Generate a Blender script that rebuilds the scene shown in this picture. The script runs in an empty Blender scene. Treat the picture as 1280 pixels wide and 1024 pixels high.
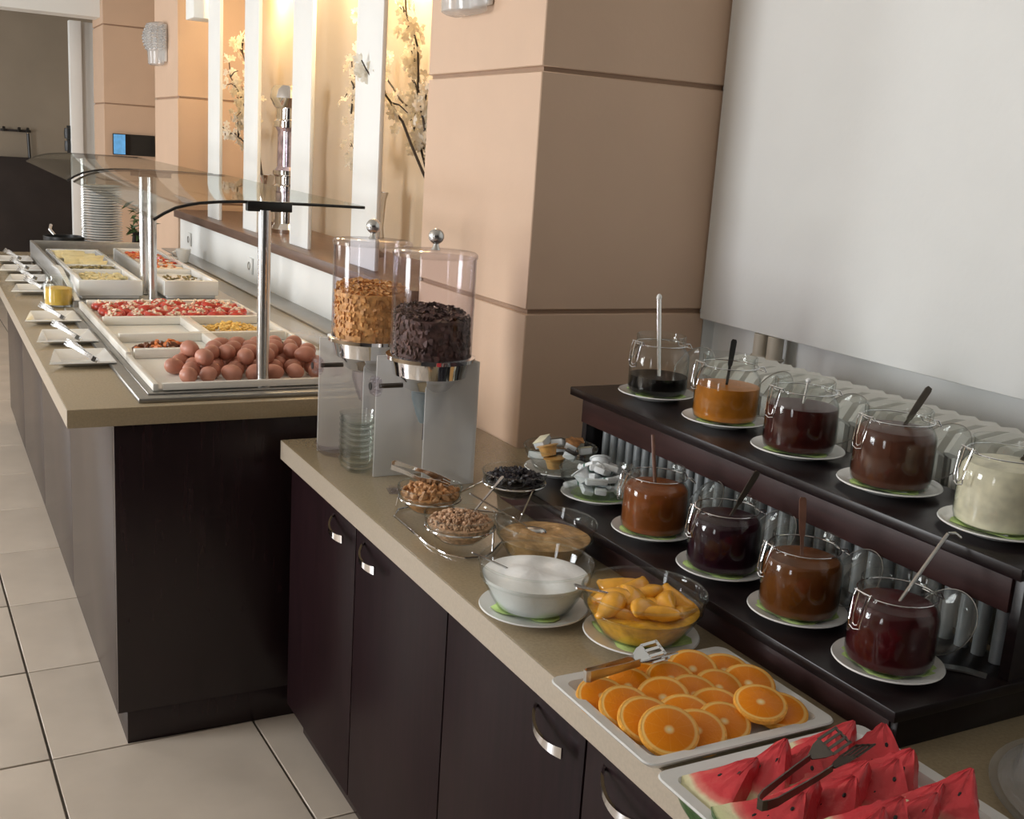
import bpy, bmesh, math, random
from mathutils import Vector, Matrix
PI = math.pi
random.seed(7)
SC = bpy.context.scene
COL = SC.collection

# ------------------------------------------------------------------ camera
cam_d = bpy.data.cameras.new('camera'); cam = bpy.data.objects.new('camera', cam_d); COL.objects.link(cam)
cam_d.sensor_width = 36.0; cam_d.lens = 1380.0*36.0/1280.0; cam_d.clip_start = 0.02; cam_d.clip_end = 100
YAW, PITCH, ROLL = 0.5012, -0.2234, 0.0660
fw = Vector((math.sin(YAW)*math.cos(PITCH), math.cos(YAW)*math.cos(PITCH), math.sin(PITCH)))
r0 = Vector((math.cos(YAW), -math.sin(YAW), 0)); u0 = r0.cross(fw)
rt = r0*math.cos(ROLL) + u0*math.sin(ROLL); up = -r0*math.sin(ROLL) + u0*math.cos(ROLL)
cam.matrix_world = Matrix(((rt.x, up.x, -fw.x, -0.851), (rt.y, up.y, -fw.y, -2.849), (rt.z, up.z, -fw.z, 1.670), (0, 0, 0, 1)))
SC.camera = cam

# ------------------------------------------------------------------ world, daylight, exposure
W = bpy.data.worlds.new('daylight_world'); SC.world = W; W.use_nodes = True
bg = W.node_tree.nodes['Background']; bg.inputs[0].default_value = (0.75, 0.87, 1.0, 1); bg.inputs[1].default_value = 1.0
def area(name, loc, rot, sx, sy, power, col, spread=PI):
    d = bpy.data.lights.new(name, 'AREA'); d.shape = 'RECTANGLE'; d.size = sx; d.size_y = sy; d.energy = power; d.color = col; d.spread = spread
    o = bpy.data.objects.new(name, d); COL.objects.link(o); o.location = loc; o.rotation_euler = rot
    return o
# daylight entering through the four windows of the left wall (each lamp stands in its window opening)
WIN = [(-2.75, 0.6), (0.6, 1.2), (5.0, 1.6), (8.4, 1.5)]      # centre y, width
WZ0, WZ1 = 0.75, 2.55
for (wy, ww), pw in zip(WIN, (17, 120, 92, 40)):
    area('window_daylight', (-4.27, wy, (WZ0+WZ1)/2), (0, -PI/2, 0), WZ1-WZ0-0.1, ww-0.1, pw, (0.98, 0.99, 1.0))
SC.view_settings.view_transform = 'Standard'; SC.view_settings.look = 'None'
SC.view_settings.gamma = 1.0; SC.view_settings.use_curve_mapping = False
SC.view_settings.exposure = 0.10
try:
    SC.cycles.use_denoising = True
    SC.cycles.transparent_max_bounces = 40
    SC.cycles.max_bounces = 10
except Exception:
    pass

# ------------------------------------------------------------------ materials
MATS = {}
def nmat(name):
    m = bpy.data.materials.new(name); m.use_nodes = True
    nt = m.node_tree
    for n in list(nt.nodes): nt.nodes.remove(n)
    out = nt.nodes.new('ShaderNodeOutputMaterial')
    MATS[name] = m
    return m, nt, out
def N(nt, t, **k):
    n = nt.nodes.new(t)
    for a, v in k.items(): setattr(n, a, v)
    return n
def pbr(name, col, rough=0.5, metal=0.0, noise=0.0, scale=20.0, bump=0.0, bscale=None, stretch=None, coat=0.0, spec=0.5, sss=0.0, col2=None, emis=None, trans=0.0):
    m, nt, out = nmat(name); L = nt.links
    b = N(nt, 'ShaderNodeBsdfPrincipled'); L.new(b.outputs[0], out.inputs[0])
    b.inputs['Roughness'].default_value = rough; b.inputs['Metallic'].default_value = metal
    b.inputs['Base Color'].default_value = (*col, 1); b.inputs['Coat Weight'].default_value = coat
    b.inputs['Specular IOR Level'].default_value = spec
    b.inputs['Transmission Weight'].default_value = trans
    if sss:
        b.inputs['Subsurface Weight'].default_value = sss; b.inputs['Subsurface Radius'].default_value = (0.01, 0.006, 0.004); b.inputs['Subsurface Scale'].default_value = 1.0
    if emis:
        b.inputs['Emission Color'].default_value = (*emis[:3], 1); b.inputs['Emission Strength'].default_value = emis[3]
    if noise or bump:
        tc = N(nt, 'ShaderNodeTexCoord'); mp = N(nt, 'ShaderNodeMapping'); L.new(tc.outputs['Object'], mp.inputs[0])
        if stretch: mp.inputs['Scale'].default_value = stretch
        if noise:
            t = N(nt, 'ShaderNodeTexNoise'); t.inputs['Scale'].default_value = scale; t.inputs['Detail'].default_value = 5; L.new(mp.outputs[0], t.inputs[0])
            mx = N(nt, 'ShaderNodeMix', data_type='RGBA')
            c2 = col2 or tuple(c*(1-noise) for c in col); c1 = col if col2 else tuple(min(1, c*(1+noise)) for c in col)
            mr = N(nt, 'ShaderNodeMapRange'); mr.inputs[1].default_value = 0.35; mr.inputs[2].default_value = 0.65; L.new(t.outputs[0], mr.inputs[0])
            L.new(mr.outputs[0], mx.inputs[0]); mx.inputs[6].default_value = (*c1, 1); mx.inputs[7].default_value = (*c2, 1)
            L.new(mx.outputs[2], b.inputs['Base Color'])
        if bump:
            t2 = N(nt, 'ShaderNodeTexNoise'); t2.inputs['Scale'].default_value = bscale or scale; t2.inputs['Detail'].default_value = 3; L.new(mp.outputs[0], t2.inputs[0])
            bp = N(nt, 'ShaderNodeBump'); bp.inputs['Strength'].default_value = bump; bp.inputs['Distance'].default_value = 0.01
            L.new(t2.outputs[0], bp.inputs['Height']); L.new(bp.outputs[0], b.inputs['Normal'])
    return m
def thin_glass(name, tint=(0.97, 0.98, 0.97), edge=(0.55, 0.6, 0.58), rough=0.02, refl=0.55, frost=0.0):
    m, nt, out = nmat(name); L = nt.links
    lw = N(nt, 'ShaderNodeLayerWeight'); lw.inputs['Blend'].default_value = 0.5
    p = N(nt, 'ShaderNodeMath', operation='POWER'); L.new(lw.outputs['Facing'], p.inputs[0]); p.inputs[1].default_value = 4.0
    q = N(nt, 'ShaderNodeMath', operation='MULTIPLY_ADD'); L.new(p.outputs[0], q.inputs[0]); q.inputs[1].default_value = refl; q.inputs[2].default_value = 0.03
    p2 = N(nt, 'ShaderNodeMath', operation='POWER'); L.new(lw.outputs['Facing'], p2.inputs[0]); p2.inputs[1].default_value = 5.0
    mx = N(nt, 'ShaderNodeMix', data_type='RGBA'); L.new(p2.outputs[0], mx.inputs[0]); mx.inputs[6].default_value = (*tint, 1); mx.inputs[7].default_value = (*edge, 1)
    tr = N(nt, 'ShaderNodeBsdfTransparent'); L.new(mx.outputs[2], tr.inputs[0])
    gl = N(nt, 'ShaderNodeBsdfGlossy'); gl.inputs['Roughness'].default_value = rough
    ms = N(nt, 'ShaderNodeMixShader'); L.new(q.outputs[0], ms.inputs[0]); L.new(gl.outputs[0], ms.inputs[2])
    if frost:
        df = N(nt, 'ShaderNodeBsdfDiffuse'); df.inputs[0].default_value = (0.82, 0.81, 0.80, 1)
        tl = N(nt, 'ShaderNodeBsdfTranslucent'); tl.inputs[0].default_value = (0.82, 0.81, 0.80, 1)
        a = N(nt, 'ShaderNodeMixShader'); a.inputs[0].default_value = 0.5; L.new(df.outputs[0], a.inputs[1]); L.new(tl.outputs[0], a.inputs[2])
        c = N(nt, 'ShaderNodeMixShader'); c.inputs[0].default_value = frost; L.new(tr.outputs[0], c.inputs[1]); L.new(a.outputs[0], c.inputs[2])
        L.new(c.outputs[0], ms.inputs[1])
    else:
        L.new(tr.outputs[0], ms.inputs[1])
    L.new(ms.outputs[0], out.inputs[0])
    return m

pbr('wall_white', (0.83, 0.84, 0.82), 0.7, noise=0.02, scale=3, bump=0.05, bscale=60)
pbr('ceiling_white', (0.72, 0.70, 0.66), 0.8, noise=0.02, scale=3)
pbr('wall_tan', (0.55, 0.44, 0.32), 0.7, noise=0.03, scale=3, bump=0.05, bscale=60)
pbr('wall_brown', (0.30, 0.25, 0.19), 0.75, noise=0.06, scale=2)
pbr('dark_brown_and_shade', (0.030, 0.022, 0.020), 0.6, noise=0.2, scale=4)  # plain dark brown; also stands in for shade low on the far wall
pbr('peach_paint', (0.635, 0.445, 0.315), 0.55, noise=0.02, scale=4, bump=0.04, bscale=70)
pbr('peach_core', (0.36, 0.23, 0.15), 0.7, noise=0.03, scale=5)
pbr('tile', (0.57, 0.49, 0.405), 0.30, noise=0.10, scale=2.6, bump=0.02, bscale=20)
pbr('grout', (0.10, 0.085, 0.07), 0.9, noise=0.1, scale=30)
pbr('worktop_lit_edge', (0.44, 0.375, 0.295), 0.3, noise=0.05, scale=180)  # worktop beige with the light on the front edge put into its colour
pbr('worktop_beige', (0.325, 0.256, 0.160), 0.22, noise=0.07, scale=180, coat=0.15)
pbr('wenge', (0.016, 0.0075, 0.0085), 0.26, noise=0.22, scale=9, stretch=(8, 8, 0.7), spec=0.45)
pbr('wenge_door', (0.013, 0.0048, 0.0062), 0.42, noise=0.22, scale=9, stretch=(8, 8, 0.7), spec=0.13)
pbr('slat_grey', (0.30, 0.32, 0.33), 0.35, 0.3, noise=0.08, scale=30)
pbr('wenge_shelf', (0.011, 0.006, 0.0065), 0.3, noise=0.22, scale=9, stretch=(8, 0.7, 8), spec=0.3)
pbr('wenge_front', (0.036, 0.013, 0.012), 0.45, noise=0.2, scale=9, stretch=(8, 0.7, 8), spec=0.3)
pbr('sill_brown', (0.145, 0.085, 0.06), 0.35, noise=0.15, scale=8, stretch=(8, 0.6, 8))
pbr('grey_strip', (0.30, 0.28, 0.25), 0.3, noise=0.05, scale=20)
pbr('steel', (0.62, 0.62, 0.61), 0.24, 1.0, noise=0.03, scale=40, stretch=(1, 20, 1))
pbr('steel_dull', (0.42, 0.41, 0.39), 0.38, 1.0, noise=0.05, scale=40)
pbr('chrome', (0.82, 0.83, 0.85), 0.06, 1.0, noise=0.01, scale=10)
pbr('dark_metal', (0.10, 0.085, 0.07), 0.3, 0.8, noise=0.1, scale=30)
pbr('black_plastic', (0.012, 0.012, 0.012), 0.35, noise=0.1, scale=30)
pbr('brown_plastic', (0.16, 0.075, 0.05), 0.35, noise=0.15, scale=40)
pbr('porcelain', (0.80, 0.80, 0.78), 0.12, noise=0.01, scale=8, coat=0.3)
pbr('melamine', (0.72, 0.72, 0.70), 0.2, noise=0.01, scale=8, coat=0.2)
pbr('cream_tray', (0.80, 0.77, 0.70), 0.25, noise=0.02, scale=8)
pbr('radiator_white', (0.60, 0.59, 0.54), 0.35, noise=0.04, scale=12)
pbr('pipe_cream', (0.55, 0.49, 0.40), 0.4, noise=0.04, scale=12)
pbr('napkin_green', (0.46, 0.62, 0.22), 0.8, noise=0.15, scale=40, bump=0.3, bscale=90)
pbr('egg_brown', (0.50, 0.215, 0.145), 0.42, noise=0.10, scale=22, sss=0.0)
pbr('tomato_red', (0.52, 0.05, 0.028), 0.28, noise=0.2, scale=60)
pbr('feta', (0.80, 0.66, 0.50), 0.6, noise=0.12, scale=90, bump=0.5)
pbr('cheese_yellow', (0.82, 0.52, 0.13), 0.5, noise=0.12, scale=70, bump=0.4)
pbr('sausage', (0.16, 0.055, 0.022), 0.35, noise=0.3, scale=60)
pbr('pepper_orange', (0.70, 0.20, 0.05), 0.4, noise=0.3, scale=60)
pbr('sliced_cheese', (0.70, 0.60, 0.33), 0.5, noise=0.08, scale=40)
pbr('olive_mix', (0.40, 0.33, 0.15), 0.5, noise=0.5, scale=70, col2=(0.07, 0.06, 0.025), bump=0.5)
pbr('cornflakes', (0.86, 0.45, 0.15), 0.5, noise=0.25, scale=60)
pbr('choco_cereal', (0.12, 0.066, 0.052), 0.6, noise=0.45, scale=60)
pbr('walnut', (0.50, 0.25, 0.10), 0.5, noise=0.35, scale=80)
pbr('seeds', (0.58, 0.36, 0.22), 0.55, noise=0.4, scale=120)
pbr('prune', (0.012, 0.009, 0.014), 0.4, noise=0.4, scale=80, bump=0.4)
pbr('yogurt', (0.92, 0.93, 0.93), 0.5, noise=0.02, scale=20, bump=0.35, bscale=24)
pbr('compote', (0.50, 0.30, 0.13), 0.25, noise=0.25, scale=30, bump=0.7, bscale=38)
pbr('peach', (0.86, 0.40, 0.035), 0.25, noise=0.18, scale=35, coat=0.3)
pbr('peach_syrup', (0.88, 0.42, 0.035), 0.3, noise=0.3, scale=40, bump=0.5, bscale=45, spec=0.1)
pbr('rind_orange', (0.86, 0.40, 0.05), 0.45, noise=0.12, scale=150, bump=0.2)
pbr('paper_white', (0.74, 0.77, 0.78), 0.45, noise=0.05, scale=60)
pbr('paper_green', (0.03, 0.14, 0.09), 0.5, noise=0.2, scale=60)
pbr('butter_gold', (0.60, 0.33, 0.10), 0.35, noise=0.2, scale=60)
pbr('lid_cream', (0.70, 0.68, 0.50), 0.35, noise=0.1, scale=60)
pbr('seed_black', (0.012, 0.008, 0.008), 0.25, noise=0.1, scale=60)
pbr('bark', (0.045, 0.03, 0.02), 0.7, noise=0.3, scale=60)
pbr('petal', (0.90, 0.86, 0.78), 0.5, noise=0.05, scale=50, sss=0.0)
pbr('leaf_green', (0.06, 0.13, 0.04), 0.5, noise=0.3, scale=40)
pbr('screen_black', (0.006, 0.006, 0.007), 0.15, noise=0.1, scale=30)
pbr('screen_blue', (0.05, 0.2, 0.4), 0.3, noise=0.4, scale=18, emis=(0.16, 0.42, 0.75, 0.55))
pbr('bulb_warm', (1, 0.8, 0.5), 0.4, noise=0.01, scale=5, emis=(1.0, 0.74, 0.36, 6))
pbr('vase_silver', (0.75, 0.73, 0.72), 0.08, 1.0, noise=0.05, scale=10)
pbr('vase_violet', (0.62, 0.54, 0.66), 0.1, 0.8, noise=0.3, scale=30)
pbr('honey_yellow', (0.72, 0.47, 0.08), 0.3, noise=0.1, scale=30)
pbr('blue_paddle', (0.13, 0.16, 0.17), 0.3, noise=0.1, scale=30)
JAM = dict(amber=(0.24, 0.068, 0.015), plum=(0.022, 0.004, 0.010), fig=(0.14, 0.045, 0.010), cherry=(0.055, 0.006, 0.008),
           black=(0.005, 0.004, 0.0035), apricot=(0.48, 0.17, 0.02), berry=(0.050, 0.008, 0.006), chocolate=(0.095, 0.033, 0.019), cream=(0.76, 0.70, 0.53))
for k, c in JAM.items(): pbr('jam_'+k, c, 0.3, noise=0.18, scale=28, spec=0.08)
thin_glass('glass', (0.975, 0.985, 0.98), (0.62, 0.67, 0.65))
thin_glass('dome_plastic', (0.93, 0.92, 0.90), (0.70, 0.69, 0.66), 0.06, 0.6, frost=0.22)
thin_glass('lid_glass', (0.90, 0.92, 0.91), (0.55, 0.60, 0.58), 0.03, 0.55, frost=0.07)
thin_glass('guard_glass', (0.93, 0.95, 0.94), (0.86, 0.89, 0.87), 0.02, 0.5)
thin_glass('plastic_clear', (0.96, 0.95, 0.97), (0.62, 0.60, 0.66), 0.06, 0.7)
thin_glass('frosted', (0.85, 0.86, 0.86), (0.7, 0.72, 0.72), 0.25, 0.3, frost=0.5)
thin_glass('crystal', (0.92, 0.94, 0.96), (0.5, 0.52, 0.55), 0.08, 0.8, frost=0.55)

def petal_mat():
    nt = MATS['petal'].node_tree; L = nt.links; b = [n for n in nt.nodes if n.type == 'BSDF_PRINCIPLED'][0]; out = [n for n in nt.nodes if n.type == 'OUTPUT_MATERIAL'][0]
    t = N(nt, 'ShaderNodeBsdfTranslucent'); t.inputs[0].default_value = (0.9, 0.85, 0.74, 1); m = N(nt, 'ShaderNodeMixShader'); m.inputs[0].default_value = 0.5
    L.new(b.outputs[0], m.inputs[1]); L.new(t.outputs[0], m.inputs[2]); L.new(m.outputs[0], out.inputs[0])
petal_mat()
def slice_mat():
    m, nt, out = nmat('orange_flesh'); L = nt.links
    b = N(nt, 'ShaderNodeBsdfPrincipled'); L.new(b.outputs[0], out.inputs[0]); b.inputs['Roughness'].default_value = 0.35; b.inputs['Specular IOR Level'].default_value = 0.25
    tc = N(nt, 'ShaderNodeTexCoord'); sx = N(nt, 'ShaderNodeSeparateXYZ'); L.new(tc.outputs['Object'], sx.inputs[0])
    cx = N(nt, 'ShaderNodeCombineXYZ'); L.new(sx.outputs[0], cx.inputs[0]); L.new(sx.outputs[1], cx.inputs[1])
    ln = N(nt, 'ShaderNodeVectorMath', operation='LENGTH'); L.new(cx.outputs[0], ln.inputs[0])
    ramp = N(nt, 'ShaderNodeValToRGB'); e = ramp.color_ramp.elements
    sc = N(nt, 'ShaderNodeMath', operation='MULTIPLY'); sc.inputs[1].default_value = 1/0.042; L.new(ln.outputs['Value'], sc.inputs[0]); L.new(sc.outputs[0], ramp.inputs[0])
    pts = [(0, (0.85, 0.70, 0.45)), (0.11, (0.85, 0.55, 0.20)), (0.20, (0.76, 0.215, 0.003)), (0.83, (0.80, 0.245, 0.003)), (0.88, (0.90, 0.55, 0.16)), (0.955, (0.90, 0.55, 0.16)), (1.0, (0.84, 0.34, 0.02))]
    e[0].position = 0; e[0].color = (*pts[0][1], 1); e[1].position = 1; e[1].color = (*pts[-1][1], 1)
    for p, c in pts[1:-1]: x = e.new(p); x.color = (*c, 1)
    at = N(nt, 'ShaderNodeMath', operation='ARCTAN2'); L.new(sx.outputs[1], at.inputs[0]); L.new(sx.outputs[0], at.inputs[1])
    mu = N(nt, 'ShaderNodeMath', operation='MULTIPLY'); mu.inputs[1].default_value = 5.0; L.new(at.outputs[0], mu.inputs[0])
    sn = N(nt, 'ShaderNodeMath', operation='SINE'); L.new(mu.outputs[0], sn.inputs[0])
    ab = N(nt, 'ShaderNodeMath', operation='ABSOLUTE'); L.new(sn.outputs[0], ab.inputs[0])
    mr = N(nt, 'ShaderNodeMapRange'); mr.inputs[1].default_value = 0.0; mr.inputs[2].default_value = 0.13; mr.inputs[3].default_value = 0.22; mr.inputs[4].default_value = 0.0; L.new(ab.outputs[0], mr.inputs[0])
    mx = N(nt, 'ShaderNodeMix', data_type='RGBA'); L.new(mr.outputs[0], mx.inputs[0]); L.new(ramp.outputs[0], mx.inputs[6]); mx.inputs[7].default_value = (0.90, 0.50, 0.12, 1)
    L.new(mx.outputs[2], b.inputs['Base Color'])
    t = N(nt, 'ShaderNodeTexNoise'); t.inputs['Scale'].default_value = 260; L.new(tc.outputs['Object'], t.inputs[0])
    bp = N(nt, 'ShaderNodeBump'); bp.inputs['Strength'].default_value = 0.15; bp.inputs['Distance'].default_value = 0.004; L.new(t.outputs[0], bp.inputs['Height']); L.new(bp.outputs[0], b.inputs['Normal'])
slice_mat()
def melon_mat():
    m, nt, out = nmat('melon_flesh'); L = nt.links
    b = N(nt, 'ShaderNodeBsdfPrincipled'); L.new(b.outputs[0], out.inputs[0]); b.inputs['Roughness'].default_value = 0.32
    tc = N(nt, 'ShaderNodeTexCoord'); sx = N(nt, 'ShaderNodeSeparateXYZ'); L.new(tc.outputs['Object'], sx.inputs[0])
    cx = N(nt, 'ShaderNodeCombineXYZ'); L.new(sx.outputs[0], cx.inputs[0]); L.new(sx.outputs[1], cx.inputs[1])
    ln = N(nt, 'ShaderNodeVectorMath', operation='LENGTH'); L.new(cx.outputs[0], ln.inputs[0])
    t = N(nt, 'ShaderNodeTexNoise'); t.inputs['Scale'].default_value = 60; t.inputs['Detail'].default_value = 4; L.new(tc.outputs['Object'], t.inputs[0])
    ad = N(nt, 'ShaderNodeMath', operation='MULTIPLY_ADD'); L.new(t.outputs[0], ad.inputs[0]); ad.inputs[1].default_value = 0.008; L.new(ln.outputs['Value'], ad.inputs[2])
    sc = N(nt, 'ShaderNodeMath', operation='MULTIPLY'); sc.inputs[1].default_value = 1/0.124; L.new(ad.outputs[0], sc.inputs[0])
    ramp = N(nt, 'ShaderNodeValToRGB'); e = ramp.color_ramp.elements; L.new(sc.outputs[0], ramp.inputs[0])
    pts = [(0, (0.56, 0.035, 0.045)), (0.66, (0.62, 0.045, 0.055)), (0.75, (0.70, 0.20, 0.16)), (0.80, (0.72, 0.66, 0.42)), (0.94, (0.60, 0.62, 0.34)), (0.975, (0.05, 0.13, 0.035)), (1.0, (0.03, 0.09, 0.025))]
    e[0].position = 0; e[0].color = (*pts[0][1], 1); e[1].position = 1; e[1].color = (*pts[-1][1], 1)
    for p, c in pts[1:-1]: x = e.new(p); x.color = (*c, 1)
    L.new(ramp.outputs[0], b.inputs['Base Color'])
    bp = N(nt, 'ShaderNodeBump'); bp.inputs['Strength'].default_value = 0.35; bp.inputs['Distance'].default_value = 0.006; L.new(t.outputs[0], bp.inputs['Height']); L.new(bp.outputs[0], b.inputs['Normal'])
melon_mat()

# ------------------------------------------------------------------ mesh helpers
class G:
    """collects shapes; build() links them as one mesh object"""
    def __init__(s): s.v = []; s.f = []; s.m = []
    def add(s, vf, T=None, mi=0):
        v, f = vf; k = len(s.v)
        s.v += [tuple(T @ Vector(p)) for p in v] if T is not None else [tuple(p) for p in v]
        s.f += [tuple(i+k for i in q) for q in f]; s.m += [mi]*len(f)
        return s
    def mesh(s, name, mats, smooth=40):
        me = bpy.data.meshes.new(name); me.from_pydata(s.v, [], s.f)
        mats = mats if isinstance(mats, (list, tuple)) else [mats]
        for x in mats: me.materials.append(MATS[x])
        if len(mats) > 1: me.polygons.foreach_set('material_index', s.m)
        bm = bmesh.new(); bm.from_mesh(me); bmesh.ops.recalc_face_normals(bm, faces=bm.faces); bm.to_mesh(me); bm.free()
        if smooth:
            me.shade_smooth(); me.set_sharp_from_angle(angle=math.radians(smooth))
        me.update()
        return me
    def build(s, name, mats, parent=None, loc=(0, 0, 0), rot=(0, 0, 0), smooth=40):
        return link(name, s.mesh(name, mats, smooth), parent, loc, rot)
def link(name, me, parent=None, loc=(0, 0, 0), rot=(0, 0, 0)):
    o = bpy.data.objects.new(name, me); COL.objects.link(o); o.parent = parent; o.location = loc; o.rotation_euler = rot
    return o
def empty(name, loc=(0, 0, 0), rz=0.0):
    o = bpy.data.objects.new(name, None); COL.objects.link(o); o.location = loc; o.rotation_euler = (0, 0, rz); o.empty_display_size = 0.05
    return o
def tag(o, label, cat, group=None):
    o['label'] = label; o['category'] = cat
    if group: o['group'] = group
    return o
def struct(o): o['kind'] = 'structure'; return o
def stuff(o): o['kind'] = 'stuff'; return o
def dup(root, loc=None, rz=None, label=None):
    r = root.copy(); COL.objects.link(r)
    if loc is not None: r.location = loc
    if rz is not None: r.rotation_euler = (0, 0, rz) if not isinstance(rz, tuple) else rz
    if label: r['label'] = label
    for ch in list(root.children):
        c = ch.copy(); COL.objects.link(c); c.parent = r
        for g in list(ch.children):
            d = g.copy(); COL.objects.link(d); d.parent = c
    return r
def box(x0, x1, y0, y1, z0, z1, bev=0.0, seg=2):
    v = [(x, y, z) for z in (z0, z1) for y in (y0, y1) for x in (x0, x1)]
    f = [(0, 2, 3, 1), (4, 5, 7, 6), (0, 1, 5, 4), (2, 6, 7, 3), (0, 4, 6, 2), (1, 3, 7, 5)]
    if bev:
        bm = bmesh.new(); vs = [bm.verts.new(p) for p in v]
        for q in f: bm.faces.new([vs[i] for i in q])
        bmesh.ops.bevel(bm, geom=bm.edges[:], offset=bev, segments=seg, profile=0.5, affect='EDGES')
        bm.verts.index_update(); v = [tuple(p.co) for p in bm.verts]; f = [tuple(p.index for p in q.verts) for q in bm.faces]; bm.free()
    return v, f
def prism(poly, z0, z1, bev=0.0):
    n = len(poly); v = [(x, y, z0) for x, y in poly] + [(x, y, z1) for x, y in poly]
    f = [tuple(range(n-1, -1, -1)), tuple(range(n, 2*n))] + [(i, (i+1) % n, n+(i+1) % n, n+i) for i in range(n)]
    if bev:
        bm = bmesh.new(); vs = [bm.verts.new(p) for p in v]
        for q in f: bm.faces.new([vs[i] for i in q])
        bmesh.ops.bevel(bm, geom=bm.edges[:], offset=bev, segments=2, profile=0.5, affect='EDGES')
        bm.verts.index_update(); v = [tuple(p.co) for p in bm.verts]; f = [tuple(p.index for p in q.verts) for q in bm.faces]; bm.free()
    return v, f
def lathe(prof, n=40, a0=0.0, a1=2*PI):
    full = abs(a1-a0-2*PI) < 1e-6; m = n if full else n+1
    v = []; f = []; rows = []
    for r, z in prof:
        if r < 1e-6: rows.append([len(v)]); v.append((0, 0, z))
        else:
            rows.append(list(range(len(v), len(v)+m)))
            v += [(r*math.cos(a0+(a1-a0)*i/n), r*math.sin(a0+(a1-a0)*i/n), z) for i in range(m)]
    for A, B in zip(rows, rows[1:]):
        for i in range(n):
            j = (i+1) % m
            if len(A) == 1 and len(B) == 1: continue
            if len(A) == 1: f.append((A[0], B[j], B[i]))
            elif len(B) == 1: f.append((A[i], A[j], B[0]))
            else: f.append((A[i], A[j], B[j], B[i]))
    return v, f
def tube(path, r, n=8, closed=False, flat=1.0, upv=(0, 0, 1)):
    P = [Vector(p) for p in path]; v = []; f = []; k = len(P); R = r if isinstance(r, (list, tuple)) else [r]*k
    for i, p in enumerate(P):
        if closed: d = P[(i+1) % k]-P[i-1]
        else: d = P[min(i+1, k-1)]-P[max(i-1, 0)]
        d.normalize(); U = Vector(upv)
        if abs(d.dot(U)) > 0.98: U = Vector((1, 0, 0))
        s = d.cross(U).normalized(); w = s.cross(d).normalized()
        v += [tuple(p + s*(R[i]*math.cos(2*PI*j/n)) + w*(R[i]*flat*math.sin(2*PI*j/n))) for j in range(n)]
    for i in range(k if closed else k-1):
        a = i*n; b = ((i+1) % k)*n
        f += [(a+j, a+(j+1) % n, b+(j+1) % n, b+j) for j in range(n)]
    if not closed: f += [tuple(range(n-1, -1, -1)), tuple(range((k-1)*n, k*n))]
    return v, f
def strip(path, w, t, side):
    """flat bar of width w and thickness t along a path; side = width direction"""
    P = [Vector(p) for p in path]; S = Vector(side).normalized(); v = []; f = []; k = len(P)
    Wd = w if isinstance(w, (list, tuple)) else [w]*k
    for i, p in enumerate(P):
        d = (P[min(i+1, k-1)]-P[max(i-1, 0)]).normalized(); s = (S - d*S.dot(d)).normalized(); nrm = s.cross(d)
        for a, b in ((-1, -1), (1, -1), (1, 1), (-1, 1)): v.append(tuple(p + s*(a*Wd[i]/2) + nrm*(b*t/2)))
    for i in range(k-1):
        a = i*4; b = a+4
        f += [(a+j, a+(j+1) % 4, b+(j+1) % 4, b+j) for j in range(4)]
    f += [(3, 2, 1, 0), tuple(range((k-1)*4, k*4))]
    return v, f
def ico(sub=2, sx=1, sy=1, sz=1):
    bm = bmesh.new(); bmesh.ops.create_icosphere(bm, subdivisions=sub, radius=1.0)
    bm.verts.index_update(); v = [(p.co.x*sx, p.co.y*sy, p.co.z*sz) for p in bm.verts]; f = [tuple(p.index for p in q.verts) for q in bm.faces]; bm.free()
    return v, f
def ring(r, z, rt, n=40, m=6, cx=0, cy=0):
    return tube([(cx+r*math.cos(2*PI*i/n), cy+r*math.sin(2*PI*i/n), z) for i in range(n)], rt, m, closed=True)
def TR(loc=(0, 0, 0), rot=(0, 0, 0), s=1.0):
    from mathutils import Euler
    S = Matrix.Diagonal((s, s, s, 1)) if not isinstance(s, tuple) else Matrix.Diagonal((*s, 1))
    return Matrix.Translation(Vector(loc)) @ Euler(rot).to_matrix().to_4x4() @ S
def rr(a, b): return random.uniform(a, b)
# ------------------------------------------------------------------ the setting
HN, HI = 0.8825, 0.977            # heights of the near counter and of the island
CEIL = 2.85
# floor with its tiles
fl = struct(G().add(box(-4.6, 1.5, -4.7, 9.7, -0.10, -0.006)).build('floor', 'grout'))
fl['label'] = 'pale beige square floor tiles with dark grout lines'
TS = 0.5556; TH = 0.0253; TX, TY = -0.5956, 0.0851
tm = G().add(box(0.0035, TS-0.0035, 0.0035, TS-0.0035, -0.012, 0.0, 0.0015, 1)).mesh('tile', 'tile')
ct, st = math.cos(TH), math.sin(TH)
for i in range(-7, 4):
    for j in range(-9, 18):
        x = TX + ct*i*TS - st*j*TS; y = TY + st*i*TS + ct*j*TS
        if x > 1.0 or x < -4.5 or y < -4.6 or y > 9.3: continue
        link('tile', tm, fl, (x, y, 0), (0, 0, TH))
struct(G().add(box(-4.6, 1.5, -4.7, 9.7, CEIL, CEIL+0.1)).build('ceiling', 'ceiling_white'))
struct(G().add(box(1.25, 1.35, -4.7, -0.24, 0, CEIL)).build('wall_right', 'wall_white'))
struct(G().add(box(1.1876, 1.249, -4.7, -0.245, 1.243, CEIL-0.001, 0.004)).build('wall_bulkhead', 'wall_white'))
struct(G().add(box(-4.6, 1.5, -4.8, -4.7, 0, CEIL)).build('wall_back', 'dark_brown_and_shade'))
struct(G().add(box(1.208, 1.35, -0.24, 9.6, 0, CEIL)).build('wall_outer', 'wall_white'))
struct(G().add(box(-4.6, 1.5, 9.6, 9.7, 0, CEIL)).build('wall_far', 'wall_brown'))
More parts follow.
